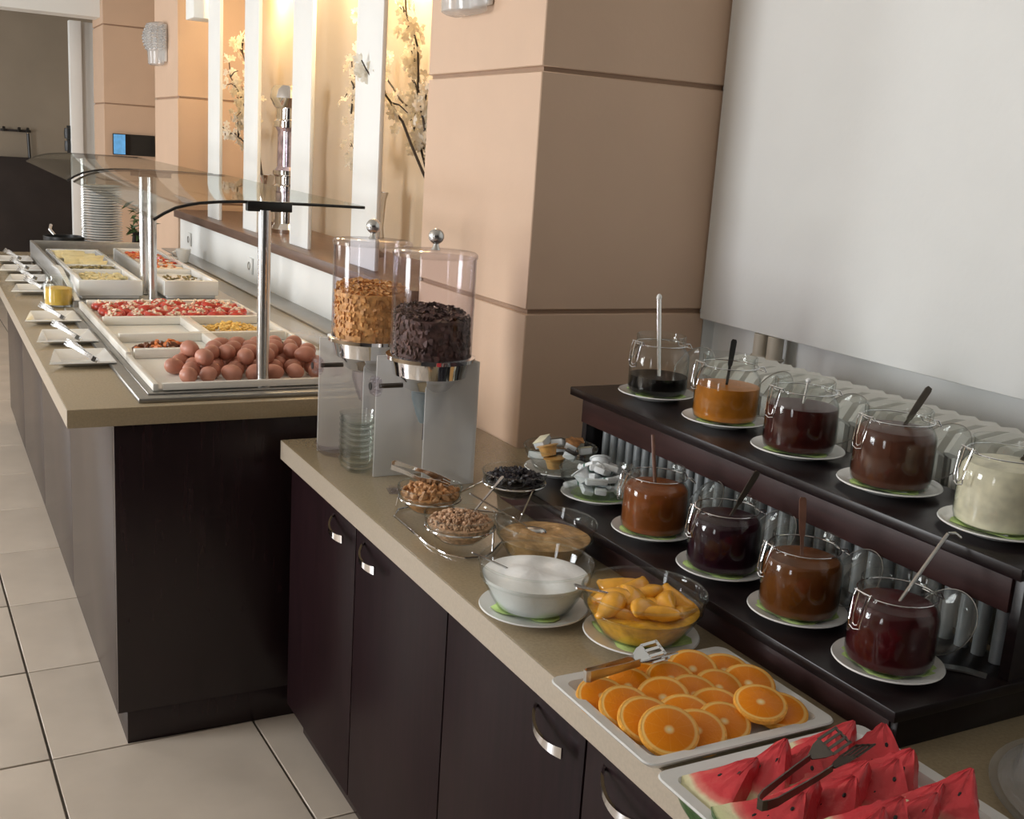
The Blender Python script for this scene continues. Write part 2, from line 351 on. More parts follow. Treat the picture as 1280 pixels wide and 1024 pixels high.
# left wall with four window openings
g = G(); ys = [-4.7] + [q for wy, ww in WIN for q in (wy-ww/2, wy+ww/2)] + [9.7]
for a, b in zip(ys[0::2], ys[1::2]): g.add(box(-4.45, -4.3, a, b, 0, CEIL))
for wy, ww in WIN:
    g.add(box(-4.45, -4.3, wy-ww/2, wy+ww/2, 0, WZ0)); g.add(box(-4.45, -4.3, wy-ww/2, wy+ww/2, WZ1, CEIL))
struct(g.build('wall_left', 'wall_tan'))
for i, (wy, ww) in enumerate(WIN):
    g = G(); a, b = wy-ww/2, wy+ww/2
    for q in ((a, a+0.05, WZ0, WZ1), (b-0.05, b, WZ0, WZ1), (a, b, WZ0, WZ0+0.05), (a, b, WZ1-0.05, WZ1)):
        g.add(box(-4.40, -4.33, q[0], q[1], q[2], q[3], 0.004))
    struct(g.build('window_%d' % (i+1), 'wall_white'))

# clad pillars: a core with four panels, joints left open between them
def pillar(y0, y1, x0=0.6014, x1=1.2078):
    p = empty('pillar', (x0, y0, 0)); struct(p)
    w = x1-x0; d = y1-y0
    G().add(box(0.010, w-0.010, 0.010, d-0.010, 0, CEIL)).build('core', 'peach_core', p)
    zs = [0.0, 0.627, 1.2645, 1.902, 2.539, CEIL]
    for a, b in zip(zs, zs[1:]):
        G().add(box(0, w, 0, d, a+(0.006 if a else 0), b-0.006, 0.003, 1)).build('panel', 'peach_paint', p)
    return p
pillar(-0.2402, 0.494)
pillar(4.31, 5.04)
pillar(7.31, 7.90)

# niche wall between the pillars
struct(G().add(box(1.02, 1.12, 0.494, 9.6, 0, CEIL)).build('wall_niche', 'wall_tan'))
struct(G().add(box(0.615, 1.02, 0.494, 4.31, 0, 1.180)).build('wall_parapet', 'wall_white'))
struct(G().add(box(0.575, 1.02, 0.494, 4.31, 1.180, 1.225, 0.003)).build('trim_1', 'sill_brown'))
struct(G().add(box(0.645, 0.74, 0.494, 3.74, 2.52, CEIL, 0.003)).build('wall_header', 'wall_white'))
struct(G().add(box(0.575, 0.70, 3.745, 3.95, 2.322, CEIL, 0.003)).build('wall_lintel', 'wall_white'))
struct(G().add(box(0.74, 1.02, 0.494, 4.31, 2.56, CEIL)).build('ceiling_niche', 'wall_tan'))
struct(G().add(box(0.5, 0.615, 0.50, 4.31, HI, HI+0.006, 0.001)).build('trim_2', 'grey_strip'))
for k, (a, b) in enumerate(((1.03, 1.30), (1.84, 2.11), (2.67, 2.93), (3.45, 3.72))):
    struct(G().add(box(0.65, 0.668, a, b, 1.225, 2.52, 0.003)).build('trim_%d' % (k+3), 'wall_white'))
# far end: beam, door casing, and low wall shade as a dark panel
struct(G().add(box(-4.3, 0.62, 7.45, 7.75, 2.60, CEIL)).build('wall_beam', 'wall_white'))
g = G().add(box(0.42, 0.52, 8.00, 8.10, 0, 2.60, 0.004)).add(box(0.52, 0.80, 8.06, 8.12, 0, 2.60, 0.004))
struct(g.build('trim_7', 'wall_white'))
struct(G().add(box(-4.3, 0.80, 9.50, 9.6, 0, 1.36, 0.004)).build('wall_shade_panel', 'dark_brown_and_shade'))  # added panel: unlit fade of the lower wall put into dark colour

# lamps in the niche: a warm spot above the first and the last bay, weaker ones between
for y, p in ((1.55, 19), (2.35, 3.0), (3.2, 3.0), (3.55, 7)):
    s = empty('niche_spotlight', (0.88, y, 2.56))
    G().add(lathe([(0.045, 0), (0.045, -0.02), (0.036, -0.024), (0.034, -0.012), (0, -0.012)], 24)).build('housing', 'wall_white', s)
    G().add(lathe([(0.030, -0.014), (0.022, -0.022), (0, -0.025)], 16)).build('bulb', 'bulb_warm', s)
    tag(s, {1.55: 'bright warm ceiling spotlight in niche bay nearest the big peach pillar', 3.55: 'bright warm spotlight in farthest niche bay with white blossom',
            2.35: 'dim spotlight in niche ceiling, second bay from the big pillar', 3.2: 'dim spotlight in niche ceiling above the silver vase'}[y], 'spotlight', 'niche spotlights')
    d = bpy.data.lights.new('spot_glow', 'POINT'); d.energy = p; d.color = (1.0, 0.76, 0.42); d.shadow_soft_size = 0.03
    o = bpy.data.objects.new('spot_glow', d); COL.objects.link(o); o.parent = s; o.location = (0, 0, -0.07)

# ------------------------------------------------------------------ furniture
# island: cabinet body with panels, then the worktop
isl = empty('island_cabinet', (0, 0, 0)); tag(isl, 'dark wood island cabinet under the long far buffet counter', 'cabinet')
G().add(box(-0.36, 0.60, 0.11, 3.9, 0.10, 0.9275)).build('carcass', 'wenge', isl)
G().add(box(-0.42, 0.60, 0.088, 0.108, 0.10, 0.9275, 0.001)).build('end_panel', 'wenge', isl)
G().add(box(-0.395, 0.60, 0.095, 3.9, 0.0, 0.098, 0.001)).build('plinth', 'wenge', isl)
pb = [0.110, 1.06, 2.01, 2.96, 3.90]
for a, b in zip(pb, pb[1:]):
    G().add(box(-0.42, -0.362, a+0.002, b-0.002, 0.10, 0.9255, 0.0015)).build('front_panel', 'wenge', isl)
poly = [(-0.535, 0.066), (0.60, 0.066), (0.60, 0.494), (0.615, 0.494), (0.615, 3.98), (-0.535, 3.98)]
iw = tag(G().add(prism(poly, 0.9275, HI, 0.003)).build('island_worktop', 'worktop_beige'), 'beige stone worktop of the far buffet island', 'worktop')
G().add(box(-0.5362, -0.5345, 0.067, 3.979, 0.929, HI-0.0015, 0.0004, 1)).build('lit_edge', 'worktop_lit_edge', iw)  # added strip, front face only: its brighter lighting painted as lighter beige

# near counter: three cabinets with paired doors, then the worktop
def cabinet(y1, label):
    c = empty('base_cabinet', (0, y1, 0)); tag(c, label, 'cabinet')
    w = 1.026
    G().add(box(0.045, 0.58, -w+0.002, -0.002, 0.10, 0.8265)).build('body', 'wenge', c)
    G().add(box(0.075, 0.58, -w+0.001, -0.001, 0.0, 0.099)).build('plinth', 'wenge', c)
    for k in (0, 1):
        a = -k*w/2-0.0025; b = -(k+1)*w/2+0.0025
        d = G().add(box(0.024, 0.044, b, a, 0.105, 0.818, 0.0015)).build('door', 'wenge_door', c)
        # bow handle near the meeting edge of the pair, thick at its near end
        ya = a-0.385 if k == 0 else b+0.385; yb = ya-0.125 if k == 0 else ya-0.12
        if k == 0: ya, yb = b+0.155, b+0.03
        else: ya, yb = a-0.05, a-0.175
        P = [(0.026-0.036*math.sin(PI*0.80*t)**0.75, ya+(yb-ya)*t, 0.788-0.020*math.sin(PI*0.55*t)) for t in [i/14 for i in range(15)]]
        wd = [0.006+0.013*(i/14)**1.3 for i in range(15)]
        h = G().add(strip(P, wd, 0.005, (0, 0, 1)))
        h.build('handle', 'chrome', d)
    return c
cabinet(-0.022, 'dark wenge double-door base cabinet at far end of near counter')
cabinet(-1.048, 'dark wenge base cabinet below the yogurt bowl and orange tray')
cabinet(-2.074, 'dark wenge base cabinet below the watermelon tray at bottom edge')
poly = [(0, 0), (0, -3.12), (0.80, -3.12), (0.80, -0.244), (0.598, -0.244), (0.598, 0)]
cw = tag(G().add(prism(poly, HN-0.055, HN, 0.003)).build('counter_worktop', 'worktop_beige'), 'beige stone worktop of the near counter with jars and bowls', 'worktop')

G().add(box(-0.0012, 0.0005, -3.119, -0.001, HN-0.0535, HN-0.0015, 0.0004, 1)).build('lit_edge', 'worktop_lit_edge', cw)  # same added strip: light falling on the front face put into colour
# two-tier jar stand
ZL, ZU = 0.948, 1.135
s = empty('jar_stand', (0.335, -1.865, HN)); tag(s, 'dark wood two-tier display stand carrying the jam jars', 'stand')
def sp(n, b, m, bev=0.002): return G().add(box(b[0]-0.335, b[1]-0.335, b[2]+1.865, b[3]+1.865, b[4]-HN, b[5]-HN, bev)).build(n, m, s)
sp('lower_shelf', (0.328, 0.640, -1.872, -0.625, ZL-0.018, ZL), 'wenge_shelf')
sp('lower_front', (0.342, 0.360, -1.852, -0.640, HN, ZL-0.019), 'wenge_front')
sp('upper_shelf', (0.545, 0.795, -1.875, -0.590, ZU-0.020, ZU), 'wenge_shelf')
sp('apron', (0.566, 0.584, -1.847, -0.618, ZU-0.083, ZU-0.021), 'wenge_front')
for y in (-1.865, -0.635):
    g = G().add(prism([(0.345-0.335, 0), (0.79-0.335, 0), (0.79-0.335, ZU-0.021-HN), (0.572-0.335, ZU-0.021-HN), (0.572-0.335, ZL-0.019-HN), (0.345-0.335, ZL-0.019-HN)], 0, 0.018, 0.001),
                Matrix(((1, 0, 0, 0), (0, 0, -1, y+1.865+0.018), (0, 1, 0, 0), (0, 0, 0, 1))))
    g.build('side_panel', 'wenge_shelf', s)

slm = G().add(lathe([(0, 0), (0.0115, 0), (0.0115, ZU-0.0215-ZL-0.001), (0, ZU-0.0215-ZL-0.001)], 10)).mesh('slat', 'slat_grey')
for k in range(35): link('slat', slm, s, (0.612-0.335, 0.055+k*0.0335, ZL-HN+0.0005))
# radiator behind the stand
rad = empty('radiator', (0.955, -1.3, 0)); tag(rad, 'white ribbed column radiator behind the jar stand', 'radiator')
g = G()
for dx in (-0.075, -0.025, 0.025, 0.075): g.add(tube([(dx, 0, 0.12), (dx, 0, 0.16), (dx, 0, 1.16), (dx, 0, 1.18)], 0.0125, 8))
g.add(tube([(-0.088, 0, 1.170), (-0.07, 0, 1.198), (0, 0, 1.206), (0.07, 0, 1.198), (0.088, 0, 1.170)], 0.0225, 8)).add(tube([(-0.088, 0, 0.13), (0.088, 0, 0.13)], 0.021, 8))
sec = g.mesh('section', 'radiator_white')
for k in range(29): link('section', sec, rad, (0, 0.58-k*0.050, 0))
for dx in (-0.05, 0.05): G().add(box(dx-0.012, dx+0.012, -0.82, 0.58, 0, 0.12)).build('foot', 'radiator_white', rad)
for y, r in ((-0.512, 0.020), (-0.572, 0.022)):
    p = G().add(tube([(1.20, y, 0.0), (1.20, y, 1.18), (1.20, y, 1.20), (1.20, y, 1.2425)], r, 14))
    p.add(ring(r+0.002, 1.18, 0.004, 20, 6, 1.20, y))
    tag(p.build('heating_pipe', 'pipe_cream'), 'cream heating pipe behind the orange jam jar, ' + ('left' if y > -0.55 else 'right') + ' of two', 'pipe', 'heating pipes')

# wall sconces of ribbed crystal glass
def sconce(y, z, label):
    s = empty('wall_sconce', (0.6014, y, z), 0); s.scale = (1.0, 1.3, 1.08); tag(s, label, 'wall lamp', 'crystal sconces on the pillars')
    G().add(box(-0.02, -0.001, -0.085, 0.085, -0.105, 0.105, 0.006)).build('back_plate', 'porcelain', s)
    pr = [(0.0, -0.125), (0.070, -0.124), (0.082, -0.118), (0.086, -0.05)]
    for k in range(12):
        t = k/11; zz = -0.045+0.145*t; r = 0.088+0.022*math.sin(PI*min(1, t*1.05))
        pr += [(r, zz), (r+0.006, zz+0.005)]
    pr += [(0.075, 0.112), (0.03, 0.122), (0.0, 0.124)]
    v, f = lathe(pr, 28, PI/2, 3*PI/2); v = [(p[0]*0.95-0.02, p[1], p[2]) for p in v]
    sh = G().add((v, f)).build('glass_shade', 'crystal', s)
    g = G()
    for i in range(9):
        for k in range(8):
            a = PI/2+PI*(i+0.5)/9; t = (k+0.5)/8; zz = -0.04+0.14*t; r = 0.092+0.022*math.sin(PI*min(1, t*1.05))
            g.add(ico(1, 0.008, 0.010, 0.008), TR((r*0.95*math.cos(a)-0.02, r*math.sin(a), zz)))
    g.build('bead_studs', 'crystal', sh)
    G().add(lathe([(0, -0.02), (0.012, -0.02), (0.012, 0.03), (0, 0.03)], 10), TR((-0.055, 0, 0))).build('bulb', 'paper_white', s)
    return s
sconce(4.72, 2.235, 'ribbed crystal wall lamp on the farther peach pillar')
sconce(0.17, 2.195, 'crystal wall lamp cut by top edge on the nearest pillar')

# screen on the farthest pillar, cord and hooks on the dark far wall
m = empty('wall_screen', (0.83, 7.309, 1.57)); tag(m, 'small black wall screen showing a bright blue strip on far pillar', 'screen')
G().add(box(-0.165, 0.18, -0.03, -0.001, -0.088, 0.088, 0.003)).build('bezel', 'screen_black', m)
G().add(box(-0.160, -0.065, -0.033, -0.0305, -0.082, 0.082)).build('display_strip', 'screen_blue', m)
h = empty('hook_rail', (0.06, 9.599, 1.62)); tag(h, 'black wall hooks with a hanging cord on dark far wall', 'hooks')
G().add(box(-0.12, 0.16, -0.02, -0.001, -0.012, 0.012, 0.002)).build('rail', 'dark_brown_and_shade', h)
for dx in (-0.09, 0.05, 0.13): G().add(tube([(dx, -0.005, 0), (dx, -0.06, 0), (dx, -0.075, 0.03)], 0.014, 8)).build('hook', 'black_plastic', h)
P = [(0.13+0.02*math.sin(t*2)-0.16*max(0, t-0.6)**1.2, -0.06, -0.02-0.62*math.sin(min(1, t)*PI*0.5)) for t in [i/16*1.25 for i in range(17)]]
G().add(tube(P, 0.014, 8)).build('cord', 'black_plastic', h)
tag(G().add(lathe([(0.0, -0.05), (0.03, -0.045), (0.034, 0), (0.03, 0.045), (0, 0.05)], 14), TR((0.40, 8.08, 1.63))).add(lathe([(0.0, -0.05), (0.03, -0.045), (0.034, 0), (0.03, 0.045), (0, 0.05)], 14), TR((0.40, 8.08, 1.52))).add(box(0.39, 0.42, 8.06, 8.10, 1.45, 1.70, 0.004)).build('door_latch', 'black_plastic'), 'black double latch on the edge of the far white door casing', 'latch')
# ------------------------------------------------------------------ things on the island
ORD = ['first', 'second', 'third', 'fourth', 'fifth', 'sixth', 'seventh', 'eighth', 'ninth', 'tenth', 'eleventh', 'twelfth', 'thirteenth', 'fourteenth', 'fifteenth',
       'sixteenth', 'seventeenth', 'eighteenth', 'nineteenth', 'twentieth', 'twenty-first', 'twenty-second', 'twenty-third', 'twenty-fourth', 'twenty-fifth', 'twenty-sixth', 'twenty-seventh', 'twenty-eighth']
def nth(i, n, a, b): return a+'most' if i == 0 else (b+'most' if i == n-1 else ORD[i]+' from '+a)
# stainless inset units
u = empty('display_well', (-0.355, 0.10, HI)); tag(u, 'stainless steel display well under the egg and tomato trays', 'display unit')
def up_(n, b, m, bev=0.002, par=u): return G().add(box(b[0], b[1], b[2], b[3], b[4], b[5], bev)).build(n, m, par, (-par.location.x, -par.location.y, 0))
up_('rim', (-0.355, 0.345, 0.10, 1.74, 0.0005, 0.014), 'steel_dull', 0.004)
up_('rim_step', (-0.325, 0.315, 0.135, 1.70, 0.0145, 0.019), 'steel_dull')
u2 = empty('display_well', (-0.315, 1.80, HI)); tag(u2, 'raised stainless display well under the far white food trays', 'display unit')
up_('rim', (-0.315, 0.345, 1.80, 3.62, 0.0005, 0.028), 'steel_dull', 0.004, u2)
up_('side_wall', (-0.315, -0.300, 2.15, 3.62, 0.0285, 0.100), 'steel_dull', 0.003, u2)
up_('end_wall', (-0.298, 0.30, 3.605, 3.62, 0.0285, 0.100), 'steel_dull', 0.003, u2)

# divided cream tray (walls of its compartments)
zt0, zt1 = HI+0.0195, HI+0.055
t = empty('serving_tray', (-0.305, 0.155, zt0)); tag(t, 'large divided cream tray of eggs, cheese and tomatoes under near glass guard', 'tray')
def tp(n, b, bev=0.003): return G().add(box(b[0]+0.305, b[1]+0.305, b[2]-0.155, b[3]-0.155, b[4]-zt0, b[5]-zt0, bev)).build(n, 'cream_tray', t)
tp('base', (-0.300, 0.285, 0.160, 1.655, zt0, zt0+0.006), 0.001)
for x0, x1 in ((-0.310, -0.294), (0.279, 0.295)):
    tp('side_wall', (x0, x1, 0.150, 0.585, zt0+0.002, zt0+0.022)); tp('side_wall', (x0, x1, 0.5855, 1.665, zt0+0.002, zt1-0.006))
tp('end_wall', (-0.284, 0.269, 0.150, 0.165, zt0+0.002, zt0+0.022)); tp('end_wall', (-0.284, 0.269, 1.640, 1.665, zt0+0.002, zt1))
for y in (0.600, 0.885, 1.235): tp('divider', (-0.284, 0.269, y-0.014, y+0.014, zt0+0.0065, zt1))
tp('divider', (-0.020, 0.015, 0.615, 0.870, zt0+0.0065, zt1)); tp('divider', (-0.020, 0.015, 0.900, 1.220, zt0+0.0065, zt1))
# eggs
eg = lathe([(0.0, -0.029)]+[(0.0225*math.sin(PI*k/12)*(1-0.12*math.cos(PI*(1-k/12))), -0.029*math.cos(PI*k/12)) for k in range(1, 12)]+[(0.0, 0.029)], 20)
em = G().add(eg).mesh('egg', 'egg_brown')
EGL = 'brown boiled egg in the egg pile of the near tray'
def egg(x, y, z, lab=None):
    o = link('egg', em, None, (x, y, z), (PI/2+rr(-0.35, 0.35), rr(-0.3, 0.3), rr(0, 2*PI))); s = rr(0.98, 1.12); o.scale = (s, s, s); tag(o, lab or EGL, 'egg', 'eggs in the near tray')
ez = zt0+0.006+0.0245
for r_ in range(6):
    n = (8, 7, 8, 7, 8, 7)[r_]
    for i in range(n):
        x = -0.215+0.425*(i+0.5*(r_ % 2))/7 + rr(-0.006, 0.006)
        if x < -0.17 and r_ > 3: continue
        egg(x+0.012*(r_ < 1), 0.212+r_*0.062+rr(-0.005, 0.005), ez, 'brown egg in the bottom layer of the pile, ' + (nth(i, 8, 'left', 'right') + ' of the front row' if r_ == 0 else 'behind its front row'))
for r_ in range(4):
    for i in range(6):
        x = -0.15+0.33*(i+0.5*(r_ % 2))/5.5+rr(-0.008, 0.008)
        if (r_, i) in ((0, 1), (0, 4), (3, 0)): continue
        egg(x, 0.275+r_*0.065+rr(-0.006, 0.006), ez+0.037, 'brown egg in the upper layer of the pile, ' + nth(i, 6, 'left', 'right') + ' in its ' + ('front', 'second', 'third', 'back')[r_] + ' row')
# tomato wheels topped with cheese
tom = lathe([(0, 0.0), (0.027, 0.0), (0.032, 0.006), (0.031, 0.015), (0.026, 0.020), (0, 0.021)], 20)
tmm = G().add(tom).mesh('tomato_half', 'tomato_red')
def crumbs(nm, mat, n, r, h, s0, s1):
    g = G()
    for _ in range(n):
        a = rr(0, 2*PI); q = r*math.sqrt(rr(0, 1)); s = rr(s0, s1)
        g.add(ico(1, s*rr(.7, 1.2), s*rr(.7, 1.2), s*rr(.6, 1)), TR((q*math.cos(a), q*math.sin(a), h*(1-0.5*(q/r)**2)+rr(0, 0.003)), (rr(0, 3), rr(0, 3), rr(0, 3))))
    return g.mesh(nm, mat)
fm = [crumbs('cheese_topping', 'feta', 14, 0.022, 0.024, 0.004, 0.009) for _ in range(3)]
for r_ in range(5):
    for i in range(7):
        o = link('tomato_half', tmm, None, (-0.245+0.074*i+0.03*(r_ % 2)+rr(-.008, .008), 1.285+0.076*r_+rr(-.006, .006), zt0+0.0085+rr(0, 0.008)), (rr(-.35, .2), rr(-.3, .3), rr(0, 6))); o.scale = (1.15, 1.15, 1.25)
        tag(o, 'cheese-topped tomato half, ' + nth(i, 7, 'left', 'right') + ' in the ' + ORD[r_] + ' row from the front', 'tomato', 'tomatoes with cheese')
        link('cheese_topping', random.choice(fm), o, (0, 0, 0), (0, 0, rr(0, 6)))
# small compartments: sausage and pepper, spice remains, grated cheese
def heap(name, mat, cx, cy, lx, ly, z, h, n, s0, s1, label, cat, flat=0.6, sub=1, mats=None):
    g = G()
    for _ in range(n):
        a, b = rr(-1, 1), rr(-1, 1); s = rr(s0, s1)
        zz = z + h*max(0, 1-(a*a+b*b)*0.75)*rr(0.3, 1)
        g.add(ico(sub, s*rr(.8, 1.6), s*rr(.5, 1), s*flat), TR((cx+a*lx, cy+b*ly, zz), (rr(-.5, .5), rr(-.5, .5), rr(0, 3))), random.randrange(len(mats)) if mats else 0)
    return stuff(tag(g.build(name, mats or mat), label, cat))
heap('sausage_pieces', None, -0.175, 0.68, 0.09, 0.045, zt0+0.012, 0.03, 70, 0.010, 0.017, 'dark fried sausage and pepper pieces left of the eggs', 'food', 0.8, mats=['sausage', 'sausage', 'pepper_orange'])
heap('herb_remains', 'olive_mix', -0.15, 0.95, 0.11, 0.03, zt0+0.009, 0.006, 30, 0.005, 0.009, 'sparse herb remains in the nearly empty tray compartment', 'food')
heap('grated_cheese', 'cheese_yellow', 0.13, 1.05, 0.085, 0.10, zt0+0.012, 0.028, 160, 0.006, 0.012, 'heap of grated yellow cheese in the near tray', 'food')
heap('sliced_olives', 'olive_mix', 0.14, 0.75, 0.10, 0.08, zt0+0.010, 0.008, 60, 0.006, 0.010, 'olive slices in the tray compartment behind the eggs', 'food')

# two deep white food pans on the far well
def pan(x0, x1, y0, y1, label):
    z0 = HI+0.0285; z1 = HI+0.105
    p = empty('food_pan', (x0, y0, z0)); tag(p, label, 'pan'); lx, ly, h = x1-x0, y1-y0, z1-z0
    G().add(box(0.012, lx-0.012, 0.012, ly-0.012, 0, h-0.025, 0.004)).build('base', 'porcelain', p)
    for b in ((0, lx, 0, 0.02), (0, lx, ly-0.02, ly), (0, 0.02, 0.02, ly-0.02), (lx-0.02, lx, 0.02, ly-0.02)):
        G().add(box(*b, 0.012, h, 0.005)).build('side_wall', 'porcelain', p)
    for k in (0.34, 0.48): G().add(box(0.02, lx-0.02, ly*k-0.009, ly*k+0.009, h-0.026, h-0.004, 0.003)).build('divider', 'porcelain', p)
    return z1-0.022
zp = pan(-0.285, -0.035, 1.87, 3.12, 'deep white food pan with sliced cheese on the far well')
pan(0.050, 0.275, 1.87, 3.22, 'deep white food pan with red peppers right of the guard posts')
g = G()
for k in range(22):
    g.add(box(-0.045, 0.045, -0.04, 0.04, 0, 0.004, 0.001), TR((-0.16+rr(-.065, .065), 2.52+k*0.026, zp+0.006+rr(0, 0.01)), (rr(-.1, .1)+0.25, rr(-.1, .1), rr(-.3, .3))))
stuff(tag(g.build('cheese_slices', 'sliced_cheese'), 'layered pale yellow cheese slices in the far left pan', 'cheese'))
heap('olive_salad', 'olive_mix', -0.16, 2.39, 0.09, 0.07, zp+0.006, 0.012, 70, 0.008, 0.014, 'olives and herbs in middle of the far left pan', 'food')
heap('cucumber_salad', 'sliced_cheese', -0.16, 2.08, 0.09, 0.15, zp+0.004, 0.012, 80, 0.008, 0.018, 'pale chopped salad at near end of the far left pan', 'food')
heap('pepper_salad', None, 0.16, 2.78, 0.075, 0.35, zp+0.006, 0.018, 150, 0.010, 0.020, 'chopped red and orange peppers in the far right pan', 'food', mats=['tomato_red', 'pepper_orange', 'feta'])
heap('cream_salad', 'feta', 0.16, 2.40, 0.075, 0.06, zp+0.004, 0.008, 60, 0.008, 0.014, 'creamy white salad in middle of the far right pan', 'food')
heap('olive_remains', 'olive_mix', 0.16, 2.09, 0.075, 0.12, zp+0.003, 0.004, 40, 0.006, 0.010, 'dark olive remains at near end of the far right pan', 'food')

# glass sneeze guards
def guard(y0, y1, label, za, zb):
    s = empty('sneeze_guard', (0, y0, HI+0.0195)); tag(s, label, 'sneeze guard'); zo = HI+0.0195; L_ = y1-y0
    prof = [(-0.300, 1.452), (-0.272, 1.470), (-0.243, 1.485), (-0.210, 1.494), (-0.180, 1.500), (-0.13, 1.505), (-0.074, 1.508), (0.014, 1.508), (0.151, 1.507), (0.285, 1.505)]
    z0_, z1_ = za; prof = [(a, b-zo) for a, b in prof]; dz = (lambda y: z0_+(z1_-z0_)*y/L_)
    for k, y in enumerate((0.0, L_)):
        zt = 1.488-zo+dz(y); zbase = zb[k]
        G().add(lathe([(0.026, zbase+0.002), (0.026, zbase+0.010), (0.0175, zbase+0.011), (0.0175, zt), (0, zt)], 24), TR((-0.005, y, 0))).build('post', 'steel', s)
        G().add(lathe([(0.030, zbase), (0.030, zbase+0.002), (0, zbase+0.002)], 24), TR((-0.005, y, 0))).build('post_foot', 'black_plastic', s)
        yy = y + (0.004 if k == 0 else -0.004)
        G().add(tube([(a, yy, b+dz(y)) for a, b in prof], 0.0042, 6, upv=(0, 1, 0))).build('edge_trim', 'black_plastic', s)
        G().add(box(-0.055, 0.07, yy-0.012, yy+0.012, zt-0.004, zt+0.024, 0.003)).build('clamp', 'black_plastic', s)
    v = []; f = []; n = len(prof)
    for t_ in (0.0045, -0.0005):
        for y in (0.006, L_-0.006): v += [(a, y, b+t_+dz(y)) for a, b in prof]
    for i in range(n-1): f += [(i, i+1, n+i+1, n+i), (2*n+i, 3*n+i, 3*n+i+1, 2*n+i+1), (i, 2*n+i, 2*n+i+1, i+1), (n+i, n+i+1, 3*n+i+1, 3*n+i)]
    f += [(0, n, 3*n, 2*n), (n-1, 3*n-1, 4*n-1, 2*n-1)]
    G().add((v, f)).build('glass_pane', 'guard_glass', s, smooth=60)
guard(0.175, 1.828, 'near curved glass sneeze guard on steel posts above the eggs', (0.0, 0.018), (-0.0055, 0.0))
guard(2.02, 3.86, 'far curved glass sneeze guard on steel posts above white pans', (0.014, 0.030), (0.0095, -0.0195))

# square white plates with steel tongs along the guest side
def tongs_mesh(L_=0.20, gap=0.034, claw=True):
    g = G()
    for s_ in (-1, 1):
        P = [(0, 0, 0.002), (0.004, s_*0.009, 0.002), (0.03, s_*gap*0.45, 0.003), (L_*0.6, s_*gap*0.62, 0.003), (L_*0.8, s_*gap*0.55, 0.003), (L_, s_*gap*0.35, 0.003)]
        g.add(strip(P, [0.014, 0.014, 0.011, 0.009, 0.018, 0.024], 0.0016, (0, 0, 1)))
        if claw:
            for q in (-0.008, 0, 0.008): g.add(strip([(L_*0.96, s_*gap*0.42, 0.003+q), (L_+0.018, s_*gap*0.3, 0.003+q)], 0.004, 0.0016, (0, 0, 1)))
    return g
tgm = tongs_mesh(0.19, 0.03).mesh('tongs', 'steel')
SQ = [(-0.10, 'nearest'), ]
rows = [(0.69, 'nearest the eggs'), (1.065, 'second from the island end'), (1.49, 'third from the island end'), (2.28, 'just behind the honey jar'), (2.63, 'second behind the honey jar'), (3.03, 'third behind the honey jar'), (3.45, 'farthest of the row')]
v, f = [], []
def sqplate():
    g = G(); n = 4; pr = []
    lo = [(-0.055, -0.065), (0.055, -0.065), (0.055, 0.065), (-0.055, 0.065)]; hi = [(-0.098, -0.115), (0.092, -0.115), (0.092, 0.115), (-0.062, 0.115)]
    v = [(x, y, 0.0) for x, y in lo] + [(x, y, 0.018) for x, y in hi] + [(x*0.97, y*0.97, 0.022) for x, y in hi] + [(x, y, 0.006) for x, y in lo]
    f = [(3, 2, 1, 0)] + [(a*4+i, a*4+(i+1) % 4, a*4+4+(i+1) % 4, a*4+4+i) for a in range(3) for i in range(4)] + [(12, 13, 14, 15)]
    return g.add((v, f)).mesh('square_plate', 'porcelain', 20)
spm = sqplate()
for y, w in rows:
    o = link('square_plate', spm, None, (-0.428+0.012*(y > 2), y, HI+0.0005)); tag(o, 'white square tong plate on the island edge, ' + w, 'plate', 'square tong plates')
    o = link('serving_tongs', tgm, None, (-0.405+0.012*(y > 2), y-0.16, HI+0.036), (0.5, -0.08, PI/2+0.25)); tag(o, 'steel serving tongs on the square plate ' + w, 'tongs', 'tongs on square plates')
# jar of yellow spread
j = empty('spread_jar', (-0.362, 1.86, HI+0.0005)); j.scale = (1.12, 1.12, 1.25); tag(j, 'glass jar of yellow spread on the island edge between plates', 'jar')
G().add(lathe([(0, 0), (0.046, 0), (0.052, 0.006), (0.052, 0.070), (0.042, 0.082), (0.042, 0.10), (0.039, 0.10), (0.039, 0.083), (0.049, 0.069), (0.049, 0.008), (0, 0.005)], 32)).build('body', 'glass', j)
G().add(lathe([(0, 0.008), (0.046, 0.009), (0.047, 0.060), (0.03, 0.063), (0, 0.062)], 28)).build('spread', 'honey_yellow', j)
tag(G().add(strip([(-0.30, 1.80, HI+0.034), (-0.31, 1.98, HI+0.075), (-0.325, 2.12, HI+0.120), (-0.335, 2.20, HI+0.125)], [0.018, 0.016, 0.02, 0.03], 0.006, (1, 0.1, 0))).build('serving_spatula', 'porcelain'), 'white-handled spatula leaning at the corner of the far pan', 'spatula')
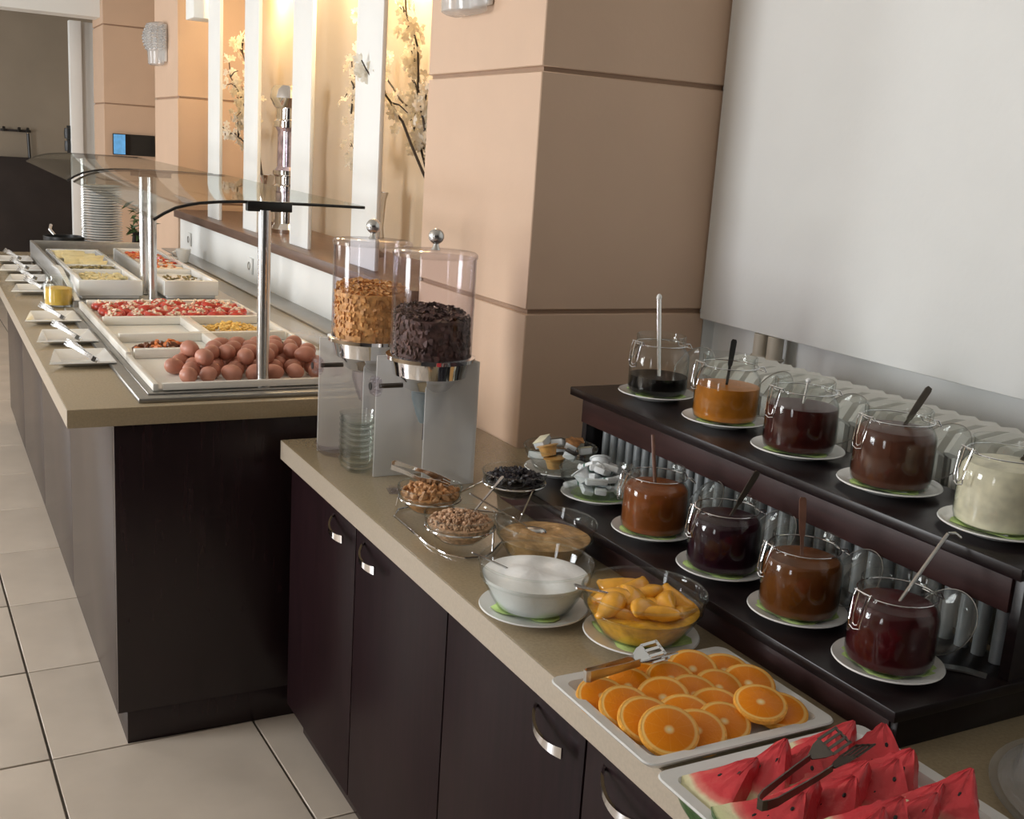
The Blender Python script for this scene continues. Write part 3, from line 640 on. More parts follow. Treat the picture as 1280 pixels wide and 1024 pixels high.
# black frying pan lid, plate stack, dark vase behind the far pans
p = empty('plate_stack_holder', (0, 0, 0)); bpy.data.objects.remove(p)
pm = G().add(lathe([(0, 0.0), (0.06, 0.0), (0.07, 0.004), (0.108, 0.014), (0.109, 0.017), (0.07, 0.008), (0, 0.006)], 32)).mesh('dinner_plate', 'porcelain')
for k in range(28):
    o = link('dinner_plate', pm, None, (0.068+rr(-.002, .002), 3.72, HI+0.0005+k*0.0142)); tag(o, 'white dinner plate in the tall stack, ' + nth(k, 28, 'bottom', 'top'), 'plate', 'stacked dinner plates')
p = empty('cooking_pan', (-0.13, 3.74, HI+0.0005)); tag(p, 'black shallow pan with pale rim beyond the far cheese pan', 'pan')
G().add(lathe([(0, 0), (0.09, 0), (0.105, 0.05), (0.108, 0.115), (0.103, 0.115), (0.10, 0.05), (0, 0.006)], 32)).build('body', 'black_plastic', p)
G().add(tube([(-0.04, 0.09, 0.11), (-0.06, 0.12, 0.14), (-0.05, 0.16, 0.16)], 0.009, 8)).build('handle', 'steel', p)
w = empty('plant_vase', (0.30, 3.80, HI+0.0005)); tag(w, 'dark glass vase with green leaves right of the plate stack', 'vase')
G().add(lathe([(0, 0), (0.05, 0), (0.062, 0.06), (0.056, 0.13), (0.06, 0.14), (0.055, 0.14), (0.05, 0.13), (0, 0.02)], 28)).build('pot', 'dark_brown_and_shade', w)
g = G()
for k in range(46):
    a = rr(0, 2*PI); b = rr(0.02, 0.085); z = rr(0.12, 0.30); l = rr(0.025, 0.05)
    g.add(([(-l, 0, 0), (0, -l*.35, 0.006), (l, 0, 0), (0, l*.35, 0.006)], [(0, 1, 2), (0, 2, 3)]), TR((b*math.cos(a), b*math.sin(a), z), (rr(-.9, .9), rr(-.9, .9), a)))
stuff(g.build('leaves', 'leaf_green', w)); G().add(tube([(0, 0, 0.02), (0, 0, 0.28)], 0.006, 6)).build('stem', 'bark', w)
# small cup by the far pillar, sockets on the white parapet
c = empty('tea_cup', (0.475, 3.55, HI+0.0005)); tag(c, 'small white cup at the wall by the farther pillar', 'cup')
G().add(lathe([(0, 0), (0.025, 0), (0.04, 0.05), (0.042, 0.075), (0.039, 0.075), (0.037, 0.05), (0, 0.006)], 24)).build('bowl', 'porcelain', c)
G().add(tube([(-0.038, 0, 0.062), (-0.06, 0, 0.055), (-0.06, 0, 0.03), (-0.034, 0, 0.02)], 0.005, 8)).build('handle', 'porcelain', c)
for y, w in ((2.62, 'nearer'), (4.02, 'farther')):
    s = empty('wall_socket', (0.614, y, HI+0.088)); tag(s, w + ' white double socket on the white wall under the sill', 'socket', 'wall sockets')
    G().add(box(-0.010, 0, -0.04, 0.04, -0.04, 0.04, 0.003)).build('plate', 'wall_white', s)
    G().add(lathe([(0.019, 0), (0.021, 0.003), (0.017, 0.003), (0.016, -0.004), (0, -0.004)], 16), TR((-0.0105, 0, 0), (0, -PI/2, 0))).build('outlet', 'grey_strip', s)

# ------------------------------------------------------------------ niche decoration
def blossom(label, base, tips, seed, nfl):
    random.seed(seed)
    b = empty('blossom_vase', base); tag(b, label, 'flower vase', 'blossom vases in the niche')
    G().add(lathe([(0, 0), (0.05, 0), (0.055, 0.02), (0.042, 0.12), (0.05, 0.24), (0.06, 0.27), (0.054, 0.27), (0.045, 0.24), (0, 0.03)], 28)).build('vase', 'vase_silver', b)
    gb = G(); gf = G(); B0 = Vector(base)
    pts = []
    for tx, ty, tz in tips:
        T = Vector((tx, ty, tz))-B0; A = Vector((0, 0, 0.20)); M1 = A.lerp(T, 0.45)+Vector((0, 0, 0.10))+Vector((rr(-.03, .03), rr(-.03, .03), 0)); M2 = A.lerp(T, 0.75)+Vector((rr(-.03, .03), rr(-.04, .04), 0.05))
        P = [A, M1, M2, T]; path = []
        for i in range(13):
            t = i/12; k = min(2, int(t*3)); u_ = t*3-k; q = P[k].lerp(P[k+1], u_); path.append(q+Vector((0, rr(-.008, .008), rr(-.008, .008))))
        gb.add(tube(path, [0.006-0.0035*i/12 for i in range(13)], 6)); pts += path[4:]
        for _ in range(5):
            q = random.choice(path[4:12]); e = q+Vector((rr(-.03, .03), rr(-.13, .13), rr(-.06, .13))); gb.add(tube([q, (q+e)/2+Vector((0, 0, .01)), e], [0.004, 0.003, 0.002], 5)); pts += [e, (q+e)/2]
    gb.build('branch', 'bark', b)
    for _ in range(nfl):
        q = random.choice(pts)+Vector((rr(-.03, .03), rr(-.03, .03), rr(-.03, .03))); R = (rr(-1.4, 1.4), rr(-2.2, -0.5), rr(0, 6)); s = rr(0.013, 0.023)
        for k in range(5):
            a = 2*PI*k/5
            gf.add(([(0, 0, 0), (s*.45, -s*.38, s*.15), (s*.95, -s*.36, s*.32), (s*1.2, 0, s*.30), (s*.95, s*.36, s*.32), (s*.45, s*.38, s*.15)], [(0, 1, 2, 3), (0, 3, 4, 5)]), TR(q, R) @ TR((0, 0, 0), (0, 0, a)))
    stuff(gf.build('petals', 'petal', b, smooth=60))
blossom('white blossom branches in the niche beside the big near pillar', (0.86, 0.90, 1.2255), [(0.63, 1.18, 1.98), (0.80, 1.05, 1.86), (0.84, 1.10, 1.72), (0.80, 1.22, 2.20), (0.86, 1.30, 2.10), (0.80, 1.60, 2.05)], 3, 330)
blossom('white blossom branches in the farthest niche bay', (0.84, 3.22, 1.2255), [(0.80, 4.06, 1.74), (0.80, 3.66, 1.91), (0.80, 3.86, 2.05), (0.80, 3.62, 2.2), (0.82, 3.74, 1.80)], 5, 260)
blossom('white blossom spray half hidden behind the middle white post', (0.86, 1.60, 1.2255), [(0.80, 1.76, 2.05), (0.80, 1.745, 1.85), (0.80, 1.74, 1.62), (0.80, 1.70, 2.2)], 9, 120)
random.seed(21)
vz = empty('lantern_vase', (0.82, 2.70, 1.2255)); vz.scale = (0.78, 0.78, 1.0); tag(vz, 'tall silver ringed lantern vase standing on the niche sill', 'vase')
pr = [(0, 0), (0.10, 0), (0.105, 0.02), (0.085, 0.05), (0.085, 0.20), (0.10, 0.21), (0.10, 0.235), (0.085, 0.245), (0.085, 0.28), (0.10, 0.29), (0.10, 0.31), (0, 0.31)]
G().add(lathe(pr, 20)).build('foot', 'vase_silver', vz, smooth=20)
G().add(lathe([(0.088, 0.311), (0.075, 0.33), (0.075, 0.50), (0.088, 0.52), (0, 0.52)], 20)).build('glass_column', 'vase_violet', vz, smooth=20)
G().add(lathe([(0.10, 0.521), (0.10, 0.55), (0.085, 0.56), (0.085, 0.61), (0.10, 0.62), (0.125, 0.66), (0.118, 0.70), (0.10, 0.72), (0.095, 0.72), (0.11, 0.69), (0.08, 0.62), (0, 0.60)], 24)).build('bowl_top', 'vase_silver', vz)
# ------------------------------------------------------------------ things on the near counter
def plate_mesh(R, name='saucer'):
    return G().add(lathe([(0, 0), (R*0.58, 0), (R*0.62, 0.003), (R*0.97, 0.0125), (R, 0.0145), (R*0.985, 0.0165), (R*0.62, 0.0085), (0, 0.0075)], 48)).mesh(name, 'porcelain')
def napkin(x, y, z, r0, r1, label, seed):
    random.seed(seed); n = 28; g = G(); v = [(0, 0, 0.0)]
    for ring_ in (0.55, 1.0):
        for i in range(n):
            a = 2*PI*i/n; r = r0 + (r1-r0)*(0.5+0.5*math.sin(a*4+seed))*(0.75+0.25*rr(0, 1))
            v.append((r*ring_*math.cos(a), r*ring_*math.sin(a), 0.0004 if ring_ < 1 else max(0.001, 0.002+0.11*max(0, r-r0*1.02)+rr(0, 0.002))))
    f = [(0, 1+i, 1+(i+1) % n) for i in range(n)] + [(1+i, 1+n+i, 1+n+(i+1) % n, 1+(i+1) % n) for i in range(n)]
    o = g.add((v, f)).build('paper_napkin', 'napkin_green', None, (x, y, z)); so = o.modifiers.new('thick', 'SOLIDIFY'); so.thickness = 0.0006; so.offset = 1
    return tag(o, label, 'napkin', 'green napkins under jars and bowls')

# swing-top jars
def jar_parts(s):
    prof = [(0, 0), (0.056, 0), (0.063, 0.005), (0.066, 0.016), (0.066, 0.080), (0.0645, 0.090), (0.0595, 0.099), (0.0550, 0.104), (0.0540, 0.107), (0.0575, 0.110), (0.0580, 0.115), (0.0545, 0.118), (0.0550, 0.131), (0.0530, 0.133), (0.0505, 0.130),
            (0.0500, 0.112), (0.0515, 0.104), (0.0580, 0.0975), (0.0632, 0.0885), (0.0650, 0.079), (0.0650, 0.0165), (0.0620, 0.0065), (0.0555, 0.0025), (0, 0.0025)]
    body = G().add(lathe(prof, 48)).mesh('glass_body', 'glass')
    lid = G().add(lathe([(0, 0), (0.046, 0), (0.050, 0.003), (0.0545, 0.004), (0.0545, 0.010), (0.050, 0.013), (0.036, 0.017), (0.034, 0.014), (0.0, 0.013)], 40)).mesh('lid', 'lid_glass')
    w = 0.0010; g = G()
    g.add(ring(0.0588, 0.113, w, 36))
    # bail: neck loop on the clasp side
    for q in (-0.015, 0.015):
        g.add(tube([(-0.060, q, 0.113), (-0.067, q, 0.121), (-0.071, q, 0.112), (-0.078, q*0.8, 0.076), (-0.077, q*0.7, 0.067)], w, 6))
    g.add(tube([(-0.077, -0.0105, 0.067), (-0.0785, 0, 0.064), (-0.077, 0.0105, 0.067)], w, 6))
    for q in (-0.007, 0.007): g.add(tube([(-0.067, q*1.3, 0.121), (-0.075, q, 0.088), (-0.0762, q*0.7, 0.072)], w, 6))
    g.add(tube([(-0.0762, -0.005, 0.072), (-0.0767, 0, 0.0695), (-0.0762, 0.005, 0.072)], w, 6))
    g.add(tube([(-0.069, -0.017, 0.120), (-0.069, 0.017, 0.120)], w, 6))
    clasp = g.mesh('wire_clasp', 'chrome')
    g = G()
    for q in (-0.02, 0.02): g.add(tube([(0.058, q, 0.113), (0.068, q, 0.112), (0.074, q*1.1, 0.102)], w, 6))
    g.add(tube([(0.074, -0.022, 0.102), (0.074, 0.022, 0.102)], w, 6))
    hinge = g.mesh('wire_hinge', 'chrome')
    gk = G().add(ring(0.0556, 0.001, 0.0009, 40)).mesh('lid_wire', 'steel_dull')
    return body, lid, clasp, hinge, gk
JP = jar_parts(1)
def jar(x, y, z, jam, level, sc, label, rz=0.0, name='preserve_jar'):
    j = empty(name, (x, y, z), rz); j.scale = (sc, sc, sc); tag(j, label, 'jar', 'swing-top jars on the stand')
    b = link('glass_body', JP[0], j); link('wire_clasp', JP[2], j); link('wire_hinge', JP[3], j)
    l = link('lid', JP[1], j, (0.100, 0, 0.056), (0, PI/2+0.60, 0)); link('lid_wire', JP[4], l, (0, 0, 0.006))
    lv = level
    pr = [(0, 0.003), (0.0550, 0.003), (0.0615, 0.007), (0.0646, 0.0168), (0.0646, min(lv, 0.078))]
    if lv > 0.080: pr += [(0.0628, min(lv, 0.0883))]
    if lv > 0.089: pr += [(0.0576, min(lv, 0.0970))]
    r = pr[-1][0]; pr += [(r*0.6, lv+0.0015), (0, lv)]
    G().add(lathe(pr, 40)).build('jam_fill', 'jam_'+jam, j)
    return j
LO = [(0.432, -1.129, 'amber', 0.093, 'jar of amber orange jam, leftmost on the lower shelf'),
      (0.434, -1.347, 'plum', 0.097, 'jar of dark purple jam on the lower shelf'),
      (0.430, -1.556, 'fig', 0.094, 'jar of brown fig jam on the lower shelf'),
      (0.425, -1.762, 'cherry', 0.098, 'jar of dark red jam, front jar of the lower shelf')]
UP = [(0.690, -0.747, 'black', 0.042, 'half-empty jar of black syrup at back end of the upper shelf'),
      (0.682, -1.012, 'apricot', 0.072, 'jar of bright orange apricot jam on the upper shelf'),
      (0.668, -1.260, 'berry', 0.084, 'jar of clear dark red syrup in middle of the upper shelf'),
      (0.664, -1.503, 'chocolate', 0.100, 'jar of chocolate spread on the upper shelf'),
      (0.658, -1.738, 'cream', 0.099, 'jar of cream-white spread at right edge of the upper shelf')]
sm_lo = plate_mesh(0.084); sm_up = plate_mesh(0.092)
for k, (row, zz, sc, mesh) in enumerate(((LO, ZL, 1.0, sm_lo), (UP, ZU, 1.065, sm_up))):
    for i, (x, y, jam, lv, lab) in enumerate(row):
        who = lab.split(' on ')[0].split(' at ')[0].split(' in ')[0].split(',')[0].replace('half-empty ', '')
        o = link('saucer', mesh, None, (x, y, zz+0.0005)); tag(o, 'white round saucer under the ' + who, 'saucer', 'saucers on the jar stand')
        napkin(x, y, zz+0.0088, 0.052, 0.076*(1 if k == 0 else 1.06), 'green paper napkin under the ' + who, 40+k*10+i)
        jar(x, y, zz+0.0112, jam, lv, sc, lab, (-0.25, -0.1, -0.2, -0.05, 0.1, -0.15, 0.0, -0.1, -0.3)[k*4+i])
random.seed(5)
# spoons in the jars: rod from the jar bottom to the given top point (offset from the jar foot)
def spoon(jx, jy, jz, top, mat, r, style, label, enter=None):
    T = Vector(top); Bt = Vector((-T.x*0.55, -T.y*0.4, 0.030))
    E_ = Vector(enter) if enter else None
    base = Vector((jx, jy, jz))
    o = empty('jar_spoon', base+Bt); tag(o, label, 'spoon', 'spoons standing in the jars')
    d = T-Bt
    if style == 'flat':
        sd = d.cross(Vector((0.47, 0.85, 0))).normalized()
        G().add(strip([d*t for t in (0, .3, .6, .62, .8, .97, 1)], [r*1.0, r*1.0, r*1.1, r*1.8, r*2.3, r*2.4, r*1.6], 0.0035, sd)).build('handle', mat, o)
    else:
        G().add(tube([d*t for t in (0, .25, .5, .75, 1)], [r*.8, r*.8, r*.9, r, r], 8)).build('handle', mat, o)
        if style == 'ball': G().add(ico(2, r*1.9, r*1.9, r*1.9), TR(d)).build('knob', 'porcelain', o)
        if style == 'tip': G().add(ico(2, r*1.25, r*1.25, r*1.8), TR(d)).build('tip', 'porcelain', o)
        if style == 'hook': G().add(tube([d, d+Vector((0.010, -0.004, 0.001)), d+Vector((0.020, -0.008, -0.006))], [r, r, r*.8], 8)).build('hook', mat, o)
        if style == 'dipper':
            for k in range(5): G().add(lathe([(0.002, -0.002), (0.011, -0.002), (0.011, 0.002), (0.002, 0.002)], 16), TR(d*(0.80+0.05*k), d.to_track_quat('Z', 'Y').to_euler())).build('groove', mat, o)
    G().add(ico(2, 0.013, 0.010, 0.006), TR((0, 0, 0), d.to_track_quat('X', 'Z').to_euler())).build('scoop', 'steel' if mat != 'brown_plastic' else mat, o)
spoon(0.432, -1.129, ZL+0.0112, (0.011, 0.043, 0.185), 'brown_plastic', 0.0042, 'rod', 'brown spoon handle standing in the amber jam jar')
spoon(0.434, -1.347, ZL+0.0112, (0.070, 0.009, 0.175), 'dark_metal', 0.0048, 'flat', 'dark spoon leaning right in the purple jam jar')
spoon(0.430, -1.556, ZL+0.0112, (0.019, 0.039, 0.185), 'brown_plastic', 0.0050, 'flat', 'reddish brown wooden spoon handle in the fig jam jar')
spoon(0.425, -1.762, ZL+0.0112, (0.093, 0.002, 0.195), 'steel', 0.0030, 'hook', 'long thin steel spoon leaning right in the dark red jam jar')
spoon(0.690, -0.747, ZU+0.0112, (0.018, 0.050, 0.222), 'steel', 0.0055, 'tip', 'long steel spoon with white tip in the black syrup jar')
spoon(0.682, -1.012, ZU+0.0112, (0.030, 0.030, 0.170), 'black_plastic', 0.0052, 'flat', 'black-handled spoon standing in the apricot jam jar')
spoon(0.668, -1.260, ZU+0.0112, (0.028, 0.022, 0.132), 'steel', 0.0030, 'ball', 'short spoon with white ball end in the dark red syrup jar')
spoon(0.664, -1.503, ZU+0.0112, (0.075, 0.006, 0.172), 'dark_metal', 0.0052, 'flat', 'dark metal spoon leaning right in the chocolate spread jar')
spoon(0.658, -1.738, ZU+0.0112, (0.056, -0.004, 0.118), 'dark_metal', 0.0035, 'dipper', 'dark grooved dipper in the cream-white spread jar')
tag(G().add(strip([(0.505, -1.790, ZL+0.004), (0.535, -1.815, ZL+0.003), (0.552, -1.842, ZL+0.002)], [0.016, 0.017, 0.015], 0.003, (0.85, 0.5, 0))).build('butter_knife', 'steel_dull'), 'flat steel knife handle lying behind the dark red jam jar', 'knife')

# glass bowls
def bowl(name, x, y, z, R, h, label, cat='bowl', foot=0.55, thick=0.003, group=None):
    b = empty(name, (x, y, z)); tag(b, label, cat, group)
    out = [(0, 0), (R*foot, 0), (R*(foot+0.10), h*0.05), (R*0.80, h*0.34), (R*0.925, h*0.62), (R*0.945, h*0.66), (R*0.985, h*0.90), (R, h)]
    inn = [(max(0, r-thick), max(q, 0.004)) for r, q in reversed(out)][:-1]
    inn[0] = (R-thick, h)
    G().add(lathe(out+[(R-thick*.5, h+thick*.4)]+inn+[(0, 0.004)], 56)).build('glass_body', 'glass', b)
    g = G().add(ring(R-thick*.4, h, thick*0.75, 56)).add(ring(R*0.94, h*0.65, thick*0.5, 56)); g.build('rim', 'glass', b)
    def fr(q):
        for (ra, za), (rb, zb) in zip(out[1:], out[2:]):
            if q <= zb: return ra+(rb-ra)*(q-za)/(zb-za)-thick*1.25
        return R-thick*1.25
    return b, fr
def fill(parent, fr, lv, mat, name, bumps=0.006, seed=1, peak=0.0):
    random.seed(seed); n = 40; pr = [0.006, lv*.3, lv*.6, lv]; g = G(); v = []; f = []
    rows = [[(fr(q)*math.cos(2*PI*i/n), fr(q)*math.sin(2*PI*i/n), q) for i in range(n)] for q in pr]
    for t in (0.8, 0.6, 0.4, 0.2):
        rows.append([(fr(lv)*t*math.cos(2*PI*i/n), fr(lv)*t*math.sin(2*PI*i/n), lv+peak*(1-t)+bumps*math.sin(3*math.cos(2*PI*i/n)*t*2.2+seed)*math.cos(4*t*math.sin(2*PI*i/n)+seed*2)+rr(-.3, .3)*bumps*.5) for i in range(n)])
    for r in rows: v += r
    v.append((0, 0, lv+peak)); k = len(rows)
    for a in range(k-1): f += [(a*n+i, a*n+(i+1) % n, (a+1)*n+(i+1) % n, (a+1)*n+i) for i in range(n)]
    f += [((k-1)*n+i, (k-1)*n+(i+1) % n, len(v)-1) for i in range(n)] + [tuple(range(n-1, -1, -1))]
    return g.add((v, f)).build(name, mat, parent, smooth=80)
def counter_plate(x, y, R, label, z=HN):
    return tag(link('saucer', plate_mesh(R), None, (x, y, z+0.0005)), label, 'plate')
def ladle(p0, p1, label, w=0.010, mat='steel', name='serving_spoon'):
    a, b = Vector(p0), Vector(p1); d = b-a; o = empty(name, a); tag(o, label, 'spoon')
    sd = d.cross(Vector((0, 0, 1))).normalized()
    G().add(strip([Vector((0, 0, 0)), d*.3, d*.65, d*.97, d], [w*.6, w*.6, w*.8, w*1.2, w*.8], 0.0025, sd)).build('handle', mat, o)
    G().add(ico(2, 0.026, 0.017, 0.008), TR(-d.normalized()*0.018, (0, 0, math.atan2(d.y, d.x)))).build('scoop', mat, o)

# yogurt, peaches, stewed fruit
counter_plate(0.088, -1.262, 0.098, 'white round plate under the yogurt bowl')
napkin(0.088, -1.262, HN+0.0088, 0.050, 0.084, 'green napkin under the yogurt bowl', 71)
b, fr = bowl('glass_bowl', 0.088, -1.262, HN+0.0115, 0.103, 0.088, 'glass bowl of thick white yogurt'); fill(b, fr, 0.062, 'yogurt', 'yogurt', 0.006, 3, 0.008)
counter_plate(0.208, -1.425, 0.100, 'white round plate under the peach bowl')
napkin(0.208, -1.425, HN+0.0088, 0.056, 0.092, 'green napkin under the peach bowl', 74)
b, fr = bowl('glass_bowl', 0.208, -1.425, HN+0.0115, 0.107, 0.080, 'glass bowl of sliced peaches in syrup'); fill(b, fr, 0.050, 'peach_syrup', 'syrup', 0.003, 5)
random.seed(11)
def crescent():
    v = []; f = []; n = 16; m = 14
    for i in range(n+1):
        t = i/n; a = (t-0.5)*1.7; c = 0.032; k = math.sin(PI*max(0.03, min(0.97, t)))**0.6
        cx, cy = c*math.sin(a), c*math.cos(a)-c
        for j in range(m):
            b_ = 2*PI*j/m; rad = 0.017*k*math.cos(b_)*(0.7 if math.cos(b_) < 0 else 1.0); hh = 0.0110*k*math.sin(b_)
            v.append((cx+rad*math.sin(a), cy+rad*math.cos(a), hh))
    for i in range(n): f += [(i*m+j, i*m+(j+1) % m, (i+1)*m+(j+1) % m, (i+1)*m+j) for j in range(m)]
    f += [tuple(range(m-1, -1, -1)), tuple(range(n*m, n*m+m))]
    return v, f
cm = G().add(crescent()).mesh('peach_slice', 'peach', 75)
for k in range(20):
    a = k*2.4; q = math.sqrt((k+0.5)/20); lay = k % 2
    r = 0.070*q
    o = link('peach_slice', cm, None, (0.208+r*math.cos(a), -1.425+r*math.sin(a), HN+0.0115+0.050+lay*0.011+rr(-.003, .004)), (rr(-.5, .5), rr(-.35, .35), a+PI/2+rr(-.9, .9))); s = rr(1.0, 1.3); o.scale = (s*1.25, s*1.25, s*1.15)
    tag(o, 'yellow peach slice in the glass bowl with syrup', 'peach slice', 'peach slices in the bowl')
b, fr = bowl('glass_bowl', 0.238, -1.035, HN+0.0005, 0.104, 0.082, 'glass bowl of stewed brown fruit behind the yogurt'); fill(b, fr, 0.050, 'compote', 'stewed_fruit', 0.006, 7, 0.002)
ladle((0.055, -1.235, HN+0.074), (-0.012, -1.205, HN+0.106), 'steel spoon resting in the yogurt bowl', 0.007)
ladle((0.165, -1.41, HN+0.080), (0.092, -1.385, HN+0.098), 'steel serving spoon sunk in the peaches', 0.016)
ladle((0.22, -0.99, HN+0.058), (0.118, -0.925, HN+0.118), 'thin steel spoon leaning on the stewed fruit bowl', 0.006)

# wire stand with three small bowls
ws = empty('wire_stand', (0.16, -0.84, HN+0.0005)); tag(ws, 'chrome wire stand holding three small glass bowls', 'stand')
B3 = [(0.112, -0.745, 0.963, 0.071), (0.088, -0.950, 0.968, 0.074), (0.292, -0.795, 0.998, 0.073)]
def wl(p): return (p[0]-0.16, p[1]+0.84, p[2]-HN-0.0005)
for x, y, z, R in B3: G().add(ring(R*0.955, z-HN-0.0005-0.026, 0.0022, 40, 8, x-0.16, y+0.84)).build('ring', 'chrome', ws)
P = [(0.075, -0.66), (0.048, -0.70), (0.046, -0.90), (0.060, -0.955), (0.085, -0.985), (0.13, -0.99), (0.155, -0.97), (0.29, -0.83), (0.30, -0.79), (0.285, -0.75), (0.16, -0.66), (0.12, -0.645)]
G().add(tube([wl((x, y, HN+0.0035)) for x, y in P], 0.0024, 8, closed=True)).build('base_loop', 'chrome', ws)
for a, b_ in (((0.048, -0.70, HN+0.003), (0.046, -0.725, 0.937)), ((0.155, -0.970, HN+0.003), (0.152, -0.975, 0.942)), ((0.16, -0.66, HN+0.003), (0.228, -0.770, 0.972)), ((0.29, -0.83, HN+0.003), (0.30, -0.865, 0.972)), ((0.052, -0.92, HN+0.003), (0.022, -0.965, 0.942)), ((0.12, -0.645, HN+0.003), (0.14, -0.684, 0.937))):
    G().add(tube([wl(a), wl(b_)], 0.0022, 8)).build('leg', 'chrome', ws)
def small_bowl(x, y, zrim, R, label, mat, nm, n, s0, s1, peak, seed, sub=1):
    h = 0.058; b, fr = bowl('small_bowl', x, y, zrim-h, R, h, label, 'bowl', 0.42, 0.0022, 'small bowls on the wire stand')
    fill(b, fr, 0.040, mat, nm+'_bed', 0.002, seed, peak*0.6)
    random.seed(seed); g = G()
    for _ in range(n):
        a = rr(0, 2*PI); q = math.sqrt(rr(0, 1)); s = rr(s0, s1)
        g.add(ico(sub, s*rr(.8, 1.4), s*rr(.6, 1), s*rr(.5, .9)), TR((R*.83*q*math.cos(a), R*.83*q*math.sin(a), 0.041+peak*(1-q*q)+rr(-.001, .004)), (rr(0, 3), rr(0, 3), rr(0, 3))))
    stuff(g.build(nm, mat, b))
small_bowl(*B3[0][:3], B3[0][3], 'small glass bowl of walnut pieces on the wire stand', 'walnut', 'walnuts', 170, 0.006, 0.011, 0.018, 31)
small_bowl(*B3[1][:3], B3[1][3], 'small glass bowl of mixed seeds at front of wire stand', 'seeds', 'seed_mix', 420, 0.003, 0.0055, 0.016, 32)
small_bowl(*B3[2][:3], B3[2][3], 'small glass bowl of black dried berries on the raised ring', 'prune', 'dried_berries', 240, 0.005, 0.009, 0.012, 33)
ladle((0.13, -0.93, 0.965), (0.225, -0.865, 1.010), 'slim spoon handle resting across the seed bowl', 0.006)
tg = tongs_mesh(0.12, 0.022).mesh('tongs', 'steel')
tag(link('nut_tongs', tg, None, (0.045, -0.68, 0.998), (0.4, 0.22, -0.75)), 'small steel tongs resting in the walnut bowl', 'tongs')
g = G().add(box(0, 0.085, -0.022, 0.022, 0, 0.003, 0.001))
for k in range(7): g.add(ico(1, 0.006, 0.006, 0.006), TR((0.01+k*0.011, 0.014, 0.006))).add(ico(1, 0.006, 0.006, 0.006), TR((0.01+k*0.011, -0.014, 0.006)))
tag(g.build('bead_trivet', 'plastic_clear', None, (0.105, -0.52, HN+0.0005), (0, 0, -0.2)), 'clear beaded trivet at the foot of the front cereal dispenser', 'trivet')

# portion packs in two bowls on the lower shelf
for x, y, lab in ((0.452, -0.892, 'white plate under the bowl of white sugar packs'), (0.470, -0.690, 'white plate under the farther bowl of butter portions')):
    tag(link('saucer', sm_lo, None, (x, y, ZL+0.0005)), lab, 'saucer')
napkin(0.452, -0.892, ZL+0.0088, 0.058, 0.086, 'green napkin under the bowl of sugar packs', 81)
bowl('glass_bowl', 0.452, -0.892, ZL+0.0115, 0.090, 0.056, 'glass bowl heaped with white wrapped sugar packs', foot=0.6)
bowl('glass_bowl', 0.470, -0.690, ZL+0.0115, 0.088, 0.055, 'glass bowl of butter and honey portions by the pillar', foot=0.6)
random.seed(14)
pk = empty('x'); bpy.data.objects.remove(pk)
packm = G().add(box(-0.024, 0.024, -0.013, 0.013, -0.007, 0.007, 0.004)).mesh('sugar_pack', 'paper_white')
bandm = G().add(box(0.004, 0.017, -0.0133, 0.0133, -0.0073, 0.0073, 0.004)).mesh('print_band', 'paper_green')
cupm = G().add(lathe([(0, -0.014), (0.016, -0.014), (0.020, 0.010), (0.024, 0.011), (0.024, 0.013), (0, 0.013)], 20)).mesh('creamer_cup', 'paper_white')
for k in range(30):
    a = k*2.399; lay = k//11; q = (0.060, 0.052, 0.034)[min(2, lay)]*math.sqrt(((k % 11)+0.6)/11)
    z = ZL+0.0115+0.022+0.019*lay
    if k % 7 == 3:
        o = link('creamer_cup', cupm, None, (0.452+q*math.cos(a), -0.892+q*math.sin(a), z+0.004), (rr(-.8, .8), rr(-.8, .8), 0)); tag(o, 'small white creamer cup among the sugar packs', 'creamer', 'creamer cups')
    else:
        o = link('sugar_pack', packm, None, (0.452+q*math.cos(a), -0.892+q*math.sin(a), z), (rr(-.5, .5), rr(-.5, .5), rr(0, 6))); tag(o, 'white wrapped sugar pack in the heaped glass bowl', 'sugar pack', 'sugar packs in the bowl')
        if k % 2: link('print_band', bandm, o)
bx = G().add(box(-0.020, 0.020, -0.014, 0.014, -0.008, 0.008, 0.002)).mesh('butter_tub', 'paper_white')
gold = G().add(lathe([(0, -0.012), (0.017, -0.012), (0.022, 0.010), (0.026, 0.011), (0.026, 0.013), (0, 0.013)], 20)).mesh('honey_cup', 'butter_gold')
foil = [G().add(box(-0.021, 0.021, -0.015, 0.015, 0.0082, 0.0095, 0.0005)).mesh('foil_lid', m_) for m_ in ('lid_cream', 'dark_metal', 'walnut')]
for k, (dx, dy, dz, kind) in enumerate(((-0.04, -0.01, 0.05, 1), (0.0, -0.045, 0.045, 0), (0.02, -0.02, 0.062, 0), (-0.03, 0.035, 0.058, 0), (0.01, 0.03, 0.055, 0), (0.045, 0.01, 0.055, 0), (0.05, -0.03, 0.048, 0), (-0.015, -0.005, 0.03, 0), (0.03, 0.03, 0.03, 0), (-0.035, -0.035, 0.026, 1), (-0.05, 0.02, 0.03, 0))):
    P = (0.470+dx, -0.690+dy, ZL+0.0115+dz)
    if kind: tag(link('honey_cup', gold, None, P, (rr(-.3, .3), rr(-.3, .3), 0)), 'golden honey portion cup in the bowl by the pillar', 'honey cup', 'honey cups')
    else:
        o = link('butter_tub', bx, None, P, (rr(-.4, .4), rr(-.4, .4), rr(0, 3))); tag(o, 'small foil-lidded butter tub in the bowl by the pillar', 'butter tub', 'butter tubs'); link('foil_lid', foil[k % 3], o)

